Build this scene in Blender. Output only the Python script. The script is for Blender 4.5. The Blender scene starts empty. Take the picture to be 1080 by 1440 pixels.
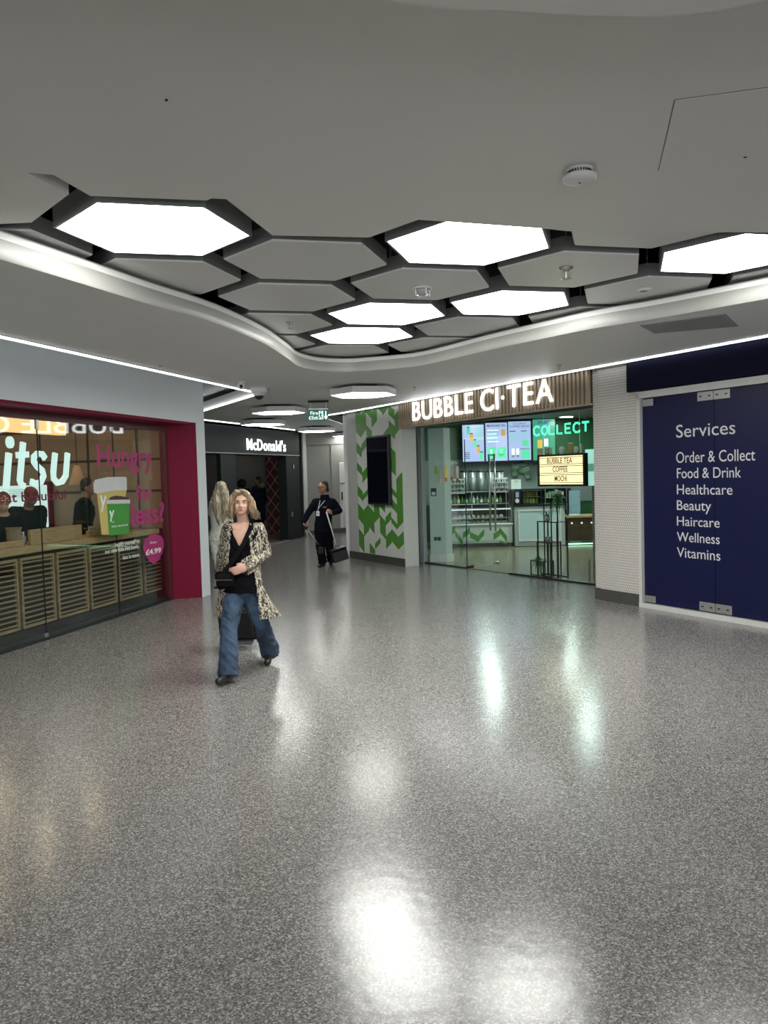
import bpy, bmesh, math, random
from mathutils import Vector, Matrix, noise
random.seed(7)
PI = math.pi
sc = bpy.context.scene
COL = sc.collection

# ------------------------------------------------------------------ camera, world, lights, exposure
FPX, PITCH, ROLL = 1131.0, math.radians(-2.65), math.radians(-1.6)
CAM = Vector((0, 0, 1.7))
_cp, _sp, _cr, _sr = math.cos(PITCH), math.sin(PITCH), math.cos(ROLL), math.sin(ROLL)
_fw = Vector((0, _cp, _sp)); _u0 = Vector((0, -_sp, _cp)); _r0 = Vector((1, 0, 0))
_rt = _r0 * _cr + _u0 * _sr; _up = _u0 * _cr - _r0 * _sr
cd = bpy.data.cameras.new('camera'); cam = bpy.data.objects.new('camera', cd); COL.objects.link(cam)
cd.sensor_fit = 'VERTICAL'; cd.sensor_height = 36.0; cd.sensor_width = 27.0
cd.lens = 36.0 * FPX / 1440.0; cd.clip_start = 0.05; cd.clip_end = 200
cam.matrix_world = Matrix(((_rt.x, _up.x, -_fw.x, CAM.x), (_rt.y, _up.y, -_fw.y, CAM.y), (_rt.z, _up.z, -_fw.z, CAM.z), (0, 0, 0, 1)))
sc.camera = cam
wd = bpy.data.worlds.new('world'); sc.world = wd; wd.use_nodes = True
wd.node_tree.nodes['Background'].inputs[0].default_value = (0.92, 0.95, 1.0, 1)
wd.node_tree.nodes['Background'].inputs[1].default_value = 2.6
vs = sc.view_settings
sc.display_settings.display_device = 'sRGB'
vs.view_transform = 'Standard'; vs.look = 'None'; vs.gamma = 1.0; vs.use_curve_mapping = False
vs.exposure = 0.50
L_HEX, L_FAR, L_STRIP = 14.0, 8.5, 6.0

# ------------------------------------------------------------------ pixel / plane helpers (1080x1440 frame)
def ray(x, y): return _rt * ((x - 540) / FPX) - _up * ((y - 720) / FPX) + _fw
def onz(x, y, z):
    d = ray(x, y); return CAM + d * ((z - CAM.z) / d.z)
def ony(x, y, Y):
    d = ray(x, y); return CAM + d * (Y / d.y)
class Frame:
    """vertical plane: t along, n outwards to the concourse, z up"""
    def __init__(s, a, b):
        s.o = Vector((a[0], a[1], 0)); v = Vector((b[0] - a[0], b[1] - a[1], 0)); s.len = v.length
        s.d = v.normalized(); s.n = Vector((s.d.y, -s.d.x, 0)); s.z = Vector((0, 0, 1))
        s.M = Matrix(((s.d.x, s.n.x, 0, s.o.x), (s.d.y, s.n.y, 0, s.o.y), (0, 0, 1, 0), (0, 0, 0, 1)))
        s.ang = math.atan2(s.d.y, s.d.x)
    def w(s, t, n, z): return s.o + s.d * t + s.n * n + Vector((0, 0, z))
    def px(s, x, y, n=0.0):
        r = ray(x, y); k = ((s.o + s.n * n - CAM).dot(s.n)) / r.dot(s.n); P = CAM + r * k
        return (P - s.o).dot(s.d), P.z
FR = Frame((-.66, 16.5), (3.95, 8.29))      # right-hand shop fronts
GR = Frame((.68, 15.36), (3.02, 11.71))     # tea shop glass line
FL = Frame((-5.03, 1.84), (-2.51, 11.83))   # left-hand white fascia
FL = Frame((-2.66 - .237 * 10.5, 11.59 - .9715 * 10.5), (-2.60, 11.59 + .25))
GL = Frame((-3.91, 8.04), (-3.06, 11.52))   # left glass line
MC = Frame((-4.05, 17.0), (-2.4, 22.3))     # far dark shop front

# ------------------------------------------------------------------ materials
_M = {}
def mat(name, col, rough=.5, metal=0., emit=0., ecol=None, var=.06, nscale=8., bump=0., spec=.5, coat=0.):
    if name in _M: return _M[name]
    m = bpy.data.materials.new(name); m.use_nodes = True; nt = m.node_tree; N = nt.nodes; Lk = nt.links
    b = N['Principled BSDF']
    b.inputs['Roughness'].default_value = rough; b.inputs['Metallic'].default_value = metal
    b.inputs['Specular IOR Level'].default_value = spec
    if coat: b.inputs['Coat Weight'].default_value = coat; b.inputs['Coat Roughness'].default_value = .08
    tc = N.new('ShaderNodeTexCoord'); nz = N.new('ShaderNodeTexNoise'); nz.inputs['Scale'].default_value = nscale
    nz.inputs['Detail'].default_value = 4
    Lk.new(tc.outputs['Object'], nz.inputs['Vector'])
    mp = N.new('ShaderNodeMapRange'); mp.inputs['To Min'].default_value = 1 - var; mp.inputs['To Max'].default_value = 1 + var
    Lk.new(nz.outputs['Fac'], mp.inputs['Value'])
    mx = N.new('ShaderNodeVectorMath'); mx.operation = 'SCALE'; mx.inputs[0].default_value = col[:3]
    Lk.new(mp.outputs['Result'], mx.inputs['Scale']); Lk.new(mx.outputs['Vector'], b.inputs['Base Color'])
    if emit:
        b.inputs['Emission Color'].default_value = (*(ecol or col)[:3], 1); b.inputs['Emission Strength'].default_value = emit
    if bump:
        bp = N.new('ShaderNodeBump'); bp.inputs['Strength'].default_value = bump; bp.inputs['Distance'].default_value = .01
        Lk.new(nz.outputs['Fac'], bp.inputs['Height']); Lk.new(bp.outputs['Normal'], b.inputs['Normal'])
    _M[name] = m; return m
def glass(name, tint=(.9, .96, .94), refl=1.0):
    if name in _M: return _M[name]
    m = bpy.data.materials.new(name); m.use_nodes = True; nt = m.node_tree; N = nt.nodes; Lk = nt.links
    N.remove(N['Principled BSDF']); out = N['Material Output']
    tr = N.new('ShaderNodeBsdfTransparent'); tr.inputs[0].default_value = (*tint, 1)
    gl = N.new('ShaderNodeBsdfGlossy'); gl.inputs['Roughness'].default_value = .02; gl.inputs[0].default_value = (1, 1, 1, 1)
    ge = N.new('ShaderNodeNewGeometry'); dt = N.new('ShaderNodeVectorMath'); dt.operation = 'DOT_PRODUCT'
    Lk.new(ge.outputs['Normal'], dt.inputs[0]); Lk.new(ge.outputs['Incoming'], dt.inputs[1])
    ab = N.new('ShaderNodeMath'); ab.operation = 'ABSOLUTE'; Lk.new(dt.outputs['Value'], ab.inputs[0])
    om = N.new('ShaderNodeMath'); om.operation = 'SUBTRACT'; om.inputs[0].default_value = 1; Lk.new(ab.outputs[0], om.inputs[1])
    pw = N.new('ShaderNodeMath'); pw.operation = 'POWER'; pw.inputs[1].default_value = 5; Lk.new(om.outputs[0], pw.inputs[0])
    mu = N.new('ShaderNodeMath'); mu.operation = 'MULTIPLY_ADD'; mu.inputs[1].default_value = .95; mu.inputs[2].default_value = .045 * refl
    Lk.new(pw.outputs[0], mu.inputs[0]); mx = N.new('ShaderNodeMixShader')
    Lk.new(mu.outputs[0], mx.inputs[0]); Lk.new(tr.outputs[0], mx.inputs[1]); Lk.new(gl.outputs[0], mx.inputs[2])
    Lk.new(mx.outputs[0], out.inputs[0]); _M[name] = m; return m
def nodes(m): return m.node_tree.nodes, m.node_tree.links, m.node_tree.nodes['Principled BSDF']
def floor_mat():
    m = mat('speckled_floor', (.3, .3, .3), .26, coat=.0); N, Lk, b = nodes(m)
    tc = N.new('ShaderNodeTexCoord')
    vo = N.new('ShaderNodeTexVoronoi'); vo.inputs['Scale'].default_value = 170; Lk.new(tc.outputs['Object'], vo.inputs['Vector'])
    sep = N.new('ShaderNodeSeparateColor'); Lk.new(vo.outputs['Color'], sep.inputs[0])
    cr = N.new('ShaderNodeValToRGB'); e = cr.color_ramp; e.elements[0].color = (.075, .072, .069, 1); e.elements[1].color = (.42, .40, .37, 1)
    e.elements[0].position = .1; e.elements[1].position = .95
    q = e.elements.new(.45); q.color = (.165, .16, .153, 1); q = e.elements.new(.75); q.color = (.225, .218, .208, 1)
    Lk.new(sep.outputs[0], cr.inputs[0])
    n2 = N.new('ShaderNodeTexNoise'); n2.inputs['Scale'].default_value = .6; Lk.new(tc.outputs['Object'], n2.inputs['Vector'])
    mr = N.new('ShaderNodeMapRange'); mr.inputs['To Min'].default_value = .9; mr.inputs['To Max'].default_value = 1.1; Lk.new(n2.outputs['Fac'], mr.inputs['Value'])
    sc_ = N.new('ShaderNodeVectorMath'); sc_.operation = 'SCALE'; Lk.new(cr.outputs[0], sc_.inputs[0]); Lk.new(mr.outputs[0], sc_.inputs['Scale'])
    Lk.new(sc_.outputs[0], b.inputs['Base Color'])
    n3 = N.new('ShaderNodeTexNoise'); n3.inputs['Scale'].default_value = 14; Lk.new(tc.outputs['Object'], n3.inputs['Vector'])
    bp = N.new('ShaderNodeBump'); bp.inputs['Strength'].default_value = .05; bp.inputs['Distance'].default_value = .02
    Lk.new(n3.outputs['Fac'], bp.inputs['Height']); Lk.new(bp.outputs[0], b.inputs['Normal'])
    b.inputs['Roughness'].default_value = .19; b.inputs['Specular IOR Level'].default_value = .48
    return m
def wood_mat(name, c1, c2, rough=.45, sx=1.2, sz=14., grain=(1, 0, 0)):
    m = mat(name, c1, rough); N, Lk, b = nodes(m)
    tc = N.new('ShaderNodeTexCoord'); mp = N.new('ShaderNodeMapping'); mp.inputs['Scale'].default_value = (sx, sx, sz)
    Lk.new(tc.outputs['Object'], mp.inputs[0]); nz = N.new('ShaderNodeTexNoise'); nz.inputs['Scale'].default_value = 3; nz.inputs['Detail'].default_value = 6
    Lk.new(mp.outputs[0], nz.inputs['Vector']); cr = N.new('ShaderNodeValToRGB')
    cr.color_ramp.elements[0].color = (*c1, 1); cr.color_ramp.elements[1].color = (*c2, 1); cr.color_ramp.elements[0].position = .35; cr.color_ramp.elements[1].position = .65
    Lk.new(nz.outputs['Fac'], cr.inputs[0]); Lk.new(cr.outputs[0], b.inputs['Base Color']); return m
def dots_mat(name, col, ang, pitch=.034):
    m = mat(name, col, .45); N, Lk, b = nodes(m)
    tc = N.new('ShaderNodeTexCoord'); mp = N.new('ShaderNodeMapping'); mp.vector_type = 'POINT'; mp.inputs['Rotation'].default_value = (0, 0, -ang)
    Lk.new(tc.outputs['Object'], mp.inputs[0]); sx = N.new('ShaderNodeSeparateXYZ'); Lk.new(mp.outputs[0], sx.inputs[0])
    cb = N.new('ShaderNodeCombineXYZ'); Lk.new(sx.outputs[0], cb.inputs[0]); Lk.new(sx.outputs[2], cb.inputs[1])
    br = N.new('ShaderNodeTexBrick'); br.inputs['Scale'].default_value = 1; br.inputs['Brick Width'].default_value = pitch; br.inputs['Row Height'].default_value = pitch
    br.inputs['Mortar Size'].default_value = .004; br.inputs['Mortar Smooth'].default_value = .3
    br.inputs['Color1'].default_value = (*col, 1); br.inputs['Color2'].default_value = (*[c * .92 for c in col], 1); br.inputs['Mortar'].default_value = (*[c * .55 for c in col], 1)
    Lk.new(cb.outputs[0], br.inputs['Vector']); Lk.new(br.outputs['Color'], b.inputs['Base Color'])
    bp = N.new('ShaderNodeBump'); bp.inputs['Strength'].default_value = .6; bp.inputs['Distance'].default_value = .004; bp.invert = True
    Lk.new(br.outputs['Fac'], bp.inputs['Height']); Lk.new(bp.outputs[0], b.inputs['Normal']); return m
def zebra_mat():
    m = mat('animal_print_knit', (.5, .46, .36), .85); N, Lk, b = nodes(m)
    tc = N.new('ShaderNodeTexCoord'); mp = N.new('ShaderNodeMapping'); mp.inputs['Scale'].default_value = (1, 1, .38)
    nz = N.new('ShaderNodeTexNoise'); nz.inputs['Scale'].default_value = 62; nz.inputs['Detail'].default_value = 2; nz.inputs['Distortion'].default_value = 1.5
    Lk.new(tc.outputs['Object'], mp.inputs[0]); Lk.new(mp.outputs[0], nz.inputs['Vector'])
    cr = N.new('ShaderNodeValToRGB'); cr.color_ramp.interpolation = 'CONSTANT'
    cr.color_ramp.elements[0].color = (.02, .018, .015, 1); cr.color_ramp.elements[1].color = (.54, .49, .38, 1); cr.color_ramp.elements[1].position = .515
    q = cr.color_ramp.elements.new(.56); q.color = (.30, .24, .15, 1); q = cr.color_ramp.elements.new(.59); q.color = (.52, .48, .38, 1)
    Lk.new(nz.outputs['Fac'], cr.inputs[0]); Lk.new(cr.outputs[0], b.inputs['Base Color']); return m
def denim_mat():
    m = mat('denim', (.05, .1, .18), .85); N, Lk, b = nodes(m)
    tc = N.new('ShaderNodeTexCoord'); nz = N.new('ShaderNodeTexNoise'); nz.inputs['Scale'].default_value = 5; nz.inputs['Detail'].default_value = 8
    Lk.new(tc.outputs['Object'], nz.inputs['Vector']); cr = N.new('ShaderNodeValToRGB')
    cr.color_ramp.elements[0].color = (.016, .03, .055, 1); cr.color_ramp.elements[1].color = (.052, .098, .165, 1); cr.color_ramp.elements[0].position = .35; cr.color_ramp.elements[1].position = .7
    Lk.new(nz.outputs['Fac'], cr.inputs[0]); Lk.new(cr.outputs[0], b.inputs['Base Color']); return m
def hair_mat(name, c1, c2, s=60):
    m = mat(name, c1, .5); N, Lk, b = nodes(m)
    tc = N.new('ShaderNodeTexCoord'); mp = N.new('ShaderNodeMapping'); mp.inputs['Scale'].default_value = (1, 1, .12)
    nz = N.new('ShaderNodeTexNoise'); nz.inputs['Scale'].default_value = s; nz.inputs['Detail'].default_value = 3
    Lk.new(tc.outputs['Object'], mp.inputs[0]); Lk.new(mp.outputs[0], nz.inputs['Vector'])
    cr = N.new('ShaderNodeValToRGB'); cr.color_ramp.elements[0].color = (*c1, 1); cr.color_ramp.elements[1].color = (*c2, 1); cr.color_ramp.elements[0].position = .38; cr.color_ramp.elements[1].position = .62
    Lk.new(nz.outputs['Fac'], cr.inputs[0]); Lk.new(cr.outputs[0], b.inputs['Base Color'])
    bp = N.new('ShaderNodeBump'); bp.inputs['Strength'].default_value = .6; bp.inputs['Distance'].default_value = .01
    Lk.new(nz.outputs['Fac'], bp.inputs['Height']); Lk.new(bp.outputs[0], b.inputs['Normal']); return m

M_ceil = mat('ceiling_paint', (.74, .74, .72), .55, var=.03, nscale=1.5)
M_front = mat('front_ceiling_paint', (.74, .73, .69), .5, var=.03, nscale=.8)
M_panel = mat('panel_white_metal', (.72, .72, .70), .32, var=.03, nscale=2)
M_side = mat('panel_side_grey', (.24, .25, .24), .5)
M_void = mat('void_dark', (.012, .016, .022), .8)
M_light = mat('lit_diffuser', (1, 1, .97), .4, emit=L_HEX, ecol=(1, 1, .96), var=.0)
M_light2 = mat('lit_diffuser_corridor', (1, 1, .97), .4, emit=L_FAR, ecol=(1, 1, .95), var=.0)
M_strip = mat('led_strip_light', (1, 1, 1), .4, emit=L_STRIP, ecol=(.95, .98, 1), var=0)
M_white = mat('white_paint', (.66, .67, .66), .5, var=.03, nscale=2)
M_whitewall = mat('white_fascia_paint', (.62, .66, .68), .5, var=.03, nscale=1)
M_plast = mat('white_plastic', (.7, .7, .68), .4, var=.02)
M_red = mat('crimson_laminate', (.17, .004, .028), .55, var=.04, nscale=2, spec=.15)
M_dred = mat('dark_red_frame', (.09, .012, .02), .4)
M_black = mat('black_metal', (.012, .012, .014), .35)
M_blackm = mat('black_matte', (.01, .01, .012), .8)
M_dgrey = mat('dark_grey_panel', (.014, .019, .019), .5, var=.08, nscale=2, spec=.2)
M_grey = mat('grey_paint', (.26, .27, .25), .5)
M_skirt = mat('dark_skirting', (.06, .06, .055), .4)
M_steel = mat('brushed_steel', (.5, .5, .49), .3, metal=.9, nscale=40)
M_navy = mat('navy_vinyl', (.012, .013, .055), .35, var=.05, nscale=2)
M_navy2 = mat('navy_header', (.003, .004, .020), .6, spec=.12, var=.05, nscale=2)
M_text = mat('white_vinyl_text', (.55, .55, .56), .5, var=.02)
M_letter = mat('lit_white_letter', (1, 1, 1), .4, emit=3.6, ecol=(.92, .95, 1), var=0)
M_letter2 = mat('lit_mint_letter', (.1, .12, .12), .4, emit=.74, ecol=(.70, .97, .91), var=0)
M_letter3 = mat('lit_white_letter_far', (1, 1, 1), .4, emit=1.3, ecol=(.85, 1, .96), var=0)
M_oakd = wood_mat('dark_backing_wood', (.05, .04, .03), (.08, .06, .045))
M_slat = wood_mat('oak_slat', (.30, .235, .16), (.40, .32, .22), sx=8, sz=2)
M_count = wood_mat('pale_oak_counter', (.30, .21, .10), (.40, .29, .15), sx=3, sz=20)
M_louv = wood_mat('oak_louvre', (.22, .16, .085), (.32, .24, .13), sx=3, sz=6)
M_green = mat('leaf_green_vinyl', (.075, .24, .035), .4, var=.05)
M_greenwall = mat('deep_green_wall', (.02, .10, .03), .5, var=.05)
M_gl = glass('clear_glass', (.955, .985, .975), 1.0)
M_gl2 = glass('shop_glass', (.93, .95, .94), 1.15)

# ------------------------------------------------------------------ mesh builder
class MB:
    def __init__(s): s.v = []; s.f = []
    def add(s, vs, fs, M=None):
        k = len(s.v); s.v += [(M @ Vector(p)) if M is not None else Vector(p) for p in vs]
        flip = M is not None and M.to_3x3().determinant() < 0
        s.f += [tuple(k + i for i in (reversed(f) if flip else f)) for f in fs]; return s
    def box(s, x0, x1, y0, y1, z0, z1, M=None):
        v = [(x, y, z) for x in (x0, x1) for y in (y0, y1) for z in (z0, z1)]
        return s.add(v, [(0, 1, 3, 2), (4, 6, 7, 5), (0, 4, 5, 1), (2, 3, 7, 6), (0, 2, 6, 4), (1, 5, 7, 3)], M)
    def bbox(s, x0, x1, y0, y1, z0, z1, r=.01, M=None):
        # box with chamfered vertical and horizontal edges (convex, 8-gon rings)
        def ring(dx, z):
            a, b, c, d = x0 + dx, x1 - dx, y0 + dx, y1 - dx; q = r
            return [(a + q, c, z), (b - q, c, z), (b, c + q, z), (b, d - q, z), (b - q, d, z), (a + q, d, z), (a, d - q, z), (a, c + q, z)]
        R = ring(r, z0) + ring(0, z0 + r) + ring(0, z1 - r) + ring(r, z1); F = [tuple(range(7, -1, -1)), tuple(range(24, 32))]
        for k in range(3):
            for i in range(8): j = (i + 1) % 8; F.append((k * 8 + i, k * 8 + j, k * 8 + 8 + j, k * 8 + 8 + i))
        return s.add(R, F, M)
    def prism(s, poly, z0, z1, M=None):
        a = sum(poly[i][0] * poly[(i + 1) % len(poly)][1] - poly[(i + 1) % len(poly)][0] * poly[i][1] for i in range(len(poly)))
        if a < 0: poly = poly[::-1]
        n = len(poly); v = [(x, y, z0) for x, y in poly] + [(x, y, z1) for x, y in poly]
        F = [tuple(range(n - 1, -1, -1)), tuple(range(n, 2 * n))] + [(i, (i + 1) % n, n + (i + 1) % n, n + i) for i in range(n)]
        return s.add(v, F, M)
    def tube(s, pts, r, n=8, M=None, closed=False):
        pts = [Vector(p) for p in pts]; rs = r if isinstance(r, (list, tuple)) else [r] * len(pts); V = []; F = []
        prev = None
        for i, p in enumerate(pts):
            t = (pts[min(i + 1, len(pts) - 1)] - pts[max(i - 1, 0)]).normalized()
            a = prev if prev is not None else (Vector((0, 0, 1)) if abs(t.z) < .9 else Vector((1, 0, 0)))
            u = (a - t * a.dot(t)).normalized(); w = t.cross(u); prev = u
            V += [p + (u * math.cos(2 * PI * k / n) + w * math.sin(2 * PI * k / n)) * rs[i] for k in range(n)]
        for i in range(len(pts) - 1):
            for k in range(n): F.append((i * n + k, i * n + (k + 1) % n, (i + 1) * n + (k + 1) % n, (i + 1) * n + k))
        F += [tuple(range(n - 1, -1, -1)), tuple(range((len(pts) - 1) * n, len(pts) * n))]
        return s.add(V, F, M)
    def lathe(s, prof, n=16, M=None):
        V = []; F = []
        for r, z in prof: V += [(max(r, 1e-4) * math.cos(2 * PI * k / n), max(r, 1e-4) * math.sin(2 * PI * k / n), z) for k in range(n)]
        for i in range(len(prof) - 1):
            for k in range(n): F.append((i * n + k, i * n + (k + 1) % n, (i + 1) * n + (k + 1) % n, (i + 1) * n + k))
        F += [tuple(range(n - 1, -1, -1)), tuple(range((len(prof) - 1) * n, len(prof) * n))]
        return s.add(V, F, M)
    def ell(s, c, r, M=None, n=14, m=9):
        prof = [(math.sin(PI * i / m), -math.cos(PI * i / m)) for i in range(m + 1)]
        r = r if isinstance(r, (list, tuple)) else (r, r, r)
        T = Matrix.Translation(Vector(c)) @ (M or Matrix()) @ Matrix.Diagonal((r[0], r[1], r[2], 1))
        return s.lathe(prof, n, T)
    def cap(s, p0, r0, p1, r1, n=12, flat0=False, flat1=False):
        p0, p1 = Vector(p0), Vector(p1); s.tube([p0, p1], [r0, r1], n)
        if not flat0: s.ell(p0, r0, n=n, m=8)
        if not flat1: s.ell(p1, r1, n=n, m=8)
        return s
    def chain(s, pts):
        for (a, ra), (b, rb) in zip(pts[:-1], pts[1:]): s.cap(a, ra, b, rb)
        return s
    def loft(s, rings, M=None):
        """rings: (centre, ax, ay, rx, ry)"""
        n = 20; V = []; F = []
        for c, ax, ay, rx, ry in rings: V += [Vector(c) + Vector(ax) * (rx * math.cos(2 * PI * k / n)) + Vector(ay) * (ry * math.sin(2 * PI * k / n)) for k in range(n)]
        for i in range(len(rings) - 1):
            for k in range(n): F.append((i * n + k, i * n + (k + 1) % n, (i + 1) * n + (k + 1) % n, (i + 1) * n + k))
        F += [tuple(range(n - 1, -1, -1)), tuple(range((len(rings) - 1) * n, len(rings) * n))]
        return s.add(V, F, M)
def origin_of(o):
    return Vector(o.get('_org', (0, 0, 0)))
def mkobj(name, me, m, parent=None, org=None):
    """me holds world coordinates; parts are stored relative to their thing's base"""
    if parent is not None: org = Vector(parent['_w'])
    elif org is None:
        if len(me.vertices):
            xs = [v.co for v in me.vertices]
            org = Vector(((min(v.x for v in xs) + max(v.x for v in xs)) / 2, (min(v.y for v in xs) + max(v.y for v in xs)) / 2, min(v.z for v in xs)))
        else: org = Vector((0, 0, 0))
    else: org = Vector(org)
    me.transform(Matrix.Translation(-org))
    o = bpy.data.objects.new(name, me); COL.objects.link(o)
    if m is not None:
        for q in (m if isinstance(m, list) else [m]): me.materials.append(q)
    if parent is not None: o.parent = parent
    else: o.location = org
    o['_w'] = org
    return o
def build(mb, name, m, parent=None, smooth=False, org=None):
    me = bpy.data.meshes.new(name); me.from_pydata([tuple(v) for v in mb.v], [], mb.f); me.update()
    if smooth: me.polygons.foreach_set('use_smooth', [True] * len(me.polygons))
    return mkobj(name, me, m, parent, org)
def tag(o, label, cat=None, group=None, kind=None):
    if label: o['label'] = label
    if cat: o['category'] = cat
    if group: o['group'] = group
    if kind: o['kind'] = kind
    return o
def struct(o): o['kind'] = 'structure'; return o
def thing(name, label, cat, loc, group=None, kind=None):
    o = bpy.data.objects.new(name, None); COL.objects.link(o); o.location = loc; o.empty_display_size = .1; o['_w'] = Vector(loc)
    tag(o, label, cat, group, kind); return o
def dup(root, delta, label=None):
    r = root.copy(); COL.objects.link(r); r.location = Vector(root.location) + Vector(delta)
    if label: r['label'] = label
    def rec(a, b):
        for ch in list(a.children):
            c = ch.copy(); COL.objects.link(c); c.parent = b; rec(ch, c)
    kids = [c for c in root.children]
    for ch in kids:
        c = ch.copy(); COL.objects.link(c); c.parent = r
        for g in ch.children:
            d = g.copy(); COL.objects.link(d); d.parent = c
    return r

# ------------------------------------------------------------------ lettering
_fc = {}
def text_mesh(s, bold=0.0, depth=.02, res=4):
    k = (s, bold, depth, res)
    if k in _fc: return _fc[k]
    cu = bpy.data.curves.new('t', 'FONT'); cu.body = s; cu.size = 1; cu.offset = bold; cu.extrude = depth; cu.resolution_u = res
    o = bpy.data.objects.new('t', cu); COL.objects.link(o); bpy.context.view_layer.update()
    dg = bpy.context.evaluated_depsgraph_get(); me = bpy.data.meshes.new_from_object(o.evaluated_get(dg))
    V = [v.co.copy() for v in me.vertices]; F = [tuple(p.vertices) for p in me.polygons]
    bpy.data.objects.remove(o); bpy.data.meshes.remove(me); _fc[k] = (V, F); return _fc[k]
def cap_h(bold):
    V, _ = text_mesh('H', bold); return max(v.y for v in V) - min(v.y for v in V), min(v.y for v in V)
def text(mb, s, fr, t0, t1, zb, zt, n=.01, depth=.004, bold=0., shear=0., slope=0., ex=None):
    """capital height from zb to zt, letters stretched from t0 to t1 along the frame"""
    V, F = text_mesh(s, bold, 1.0); ch, y0 = cap_h(bold)
    if ex: ch, y0 = ex
    x0 = min(v.x for v in V); x1 = max(v.x for v in V); sy = (zt - zb) / ch; sx = (t1 - t0) / (x1 - x0)
    P = []
    for v in V:
        z = zb + (v.y - y0) * sy; t = t0 + (v.x - x0) * sx + shear * (z - zb)
        P.append(fr.w(t, n + depth * (v.z * .5 + .5), z + slope * (t - t0)))
    return mb.add(P, [f for f in F])
def obj_box(name, m, fr, t0, t1, n0, n1, z0, z1, parent=None, r=0):
    mb = MB()
    (mb.bbox(t0, t1, n0, n1, z0, z1, r, fr.M) if r else mb.box(t0, t1, n0, n1, z0, z1, fr.M))
    return build(mb, name, m, parent)

# ================================================================== THE SETTING
LOWZ, RECZ, PANZ = 3.0, 3.17, 3.2
# ---- floor
mb = MB(); mb.box(-12, 12, -8, 34, -.1, 0); struct(build(mb, 'floor', floor_mat(), org=(0, 0, 0)))
# ---- curved edge of the raised recess, seen at the low ceiling's level
rec = [(-2.9, 2.6), (-2.62, 3.5), (-2.35, 4.3)] + [tuple(onz(x, y, LOWZ)[:2]) for x, y in
      [(0, 364.7), (105, 396), (210, 428), (303, 455), (369.5, 482.5), (404.5, 504), (420, 515), (449, 521.5), (487, 523), (522, 521), (583, 515.5), (630, 506), (685, 493), (766.7, 475.6), (840, 461), (929, 447), (1080, 420)]] + [(3.75, 5.7), (4.6, 4.6), (5.6, 3.2)]
def smooth_line(P, n=4):
    out = []
    for i in range(len(P) - 1):
        p0, p1, p2, p3 = P[max(i - 1, 0)], P[i], P[i + 1], P[min(i + 2, len(P) - 1)]
        for k in range(n):
            t = k / n
            out.append(tuple(.5 * (2 * p1[j] + (p2[j] - p0[j]) * t + (2 * p0[j] - 5 * p1[j] + 4 * p2[j] - p3[j]) * t * t + (3 * p1[j] - p0[j] - 3 * p2[j] + p3[j]) * t ** 3) for j in (0, 1)))
    return out + [P[-1]]
recs = smooth_line(rec)
LC = tuple(onz(365, 553, LOWZ)[:2])                      # left corner of the low ceiling
L0 = onz(0, 470, LOWZ); L1 = onz(285, 533, LOWZ); ldir = (L1 - L0).normalized()
LB = L0 - ldir * 9                                        # the left edge runs on behind the camera
L2 = tuple(onz(287, 577, LOWZ)[:2]); l2 = Vector(L2) + (Vector(L2) - Vector(LC)).normalized() * 1.2
L3 = onz(290, 597, LOWZ); L4 = onz(414, 610, LOWZ); l3dir = (L4 - L3).normalized()
R0 = FR.w(-.12, .05, 0); RC = (-1.28, 17.35); R4 = (-.84, 20.8)
RE = FR.w(16, .05, 0)
# the low ceiling is cut into simple pieces: far side round the recess, left and right strips
def ngon_slab(poly, z0, z1, name, m, parent=None):
    bm = bmesh.new(); vs_ = [bm.verts.new((x, y, z0)) for x, y in poly]; f = bm.faces.new(vs_)
    if f.normal.z > 0 or sum(poly[i][0] * poly[(i + 1) % len(poly)][1] - poly[(i + 1) % len(poly)][0] * poly[i][1] for i in range(len(poly))) > 0: bmesh.ops.reverse_faces(bm, faces=[f])
    bmesh.ops.triangulate(bm, faces=bm.faces[:])
    r = bmesh.ops.extrude_face_region(bm, geom=bm.faces[:]); nv = [g for g in r['geom'] if isinstance(g, bmesh.types.BMVert)]
    for v in nv: v.co.z = z1
    bmesh.ops.recalc_face_normals(bm, faces=bm.faces[:])
    me = bpy.data.meshes.new(name); bm.to_mesh(me); bm.free(); return mkobj(name, me, m, parent)
far = [(p.x, p.y) for p in (Vector((LB.x, LB.y)), Vector((L0.x, L0.y)), Vector((L1.x, L1.y)))] + [LC, tuple(l2), (L3.x - l3dir.x * 4, L3.y - l3dir.y * 4), (L3.x, L3.y), (L4.x, L4.y), (-2.3, 24.6), (-.78, 24.6), R4, RC, (R0.x, R0.y), (RE.x, RE.y)] + list(reversed(recs)) + [(-2.9, LB.y)]
low = struct(ngon_slab(far, LOWZ, LOWZ + .16, 'ceiling', M_ceil))
# ---- curved fascia round the recess
mb = MB(); n = len(recs); prof = [(0.0, LOWZ), (-.006, LOWZ + .012), (-.004, LOWZ + .06), (.0, LOWZ + .12), (.002, RECZ)]
V = []
for i, p in enumerate(recs):
    a, b = Vector(recs[max(i - 1, 0)]), Vector(recs[min(i + 1, n - 1)]); t = (b - a).normalized(); nn = Vector((-t.y, t.x))
    for o_, z in prof: V.append((p[0] - nn.x * (-o_), p[1] - nn.y * (-o_), z))
F = [(i * 5 + k, i * 5 + k + 1, (i + 1) * 5 + k + 1, (i + 1) * 5 + k) for i in range(n - 1) for k in range(4)]
mb.add(V, F); struct(build(mb, 'trim_1', mat('fascia_band_white', (.30, .30, .28), .4, var=.02), smooth=True))
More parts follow.
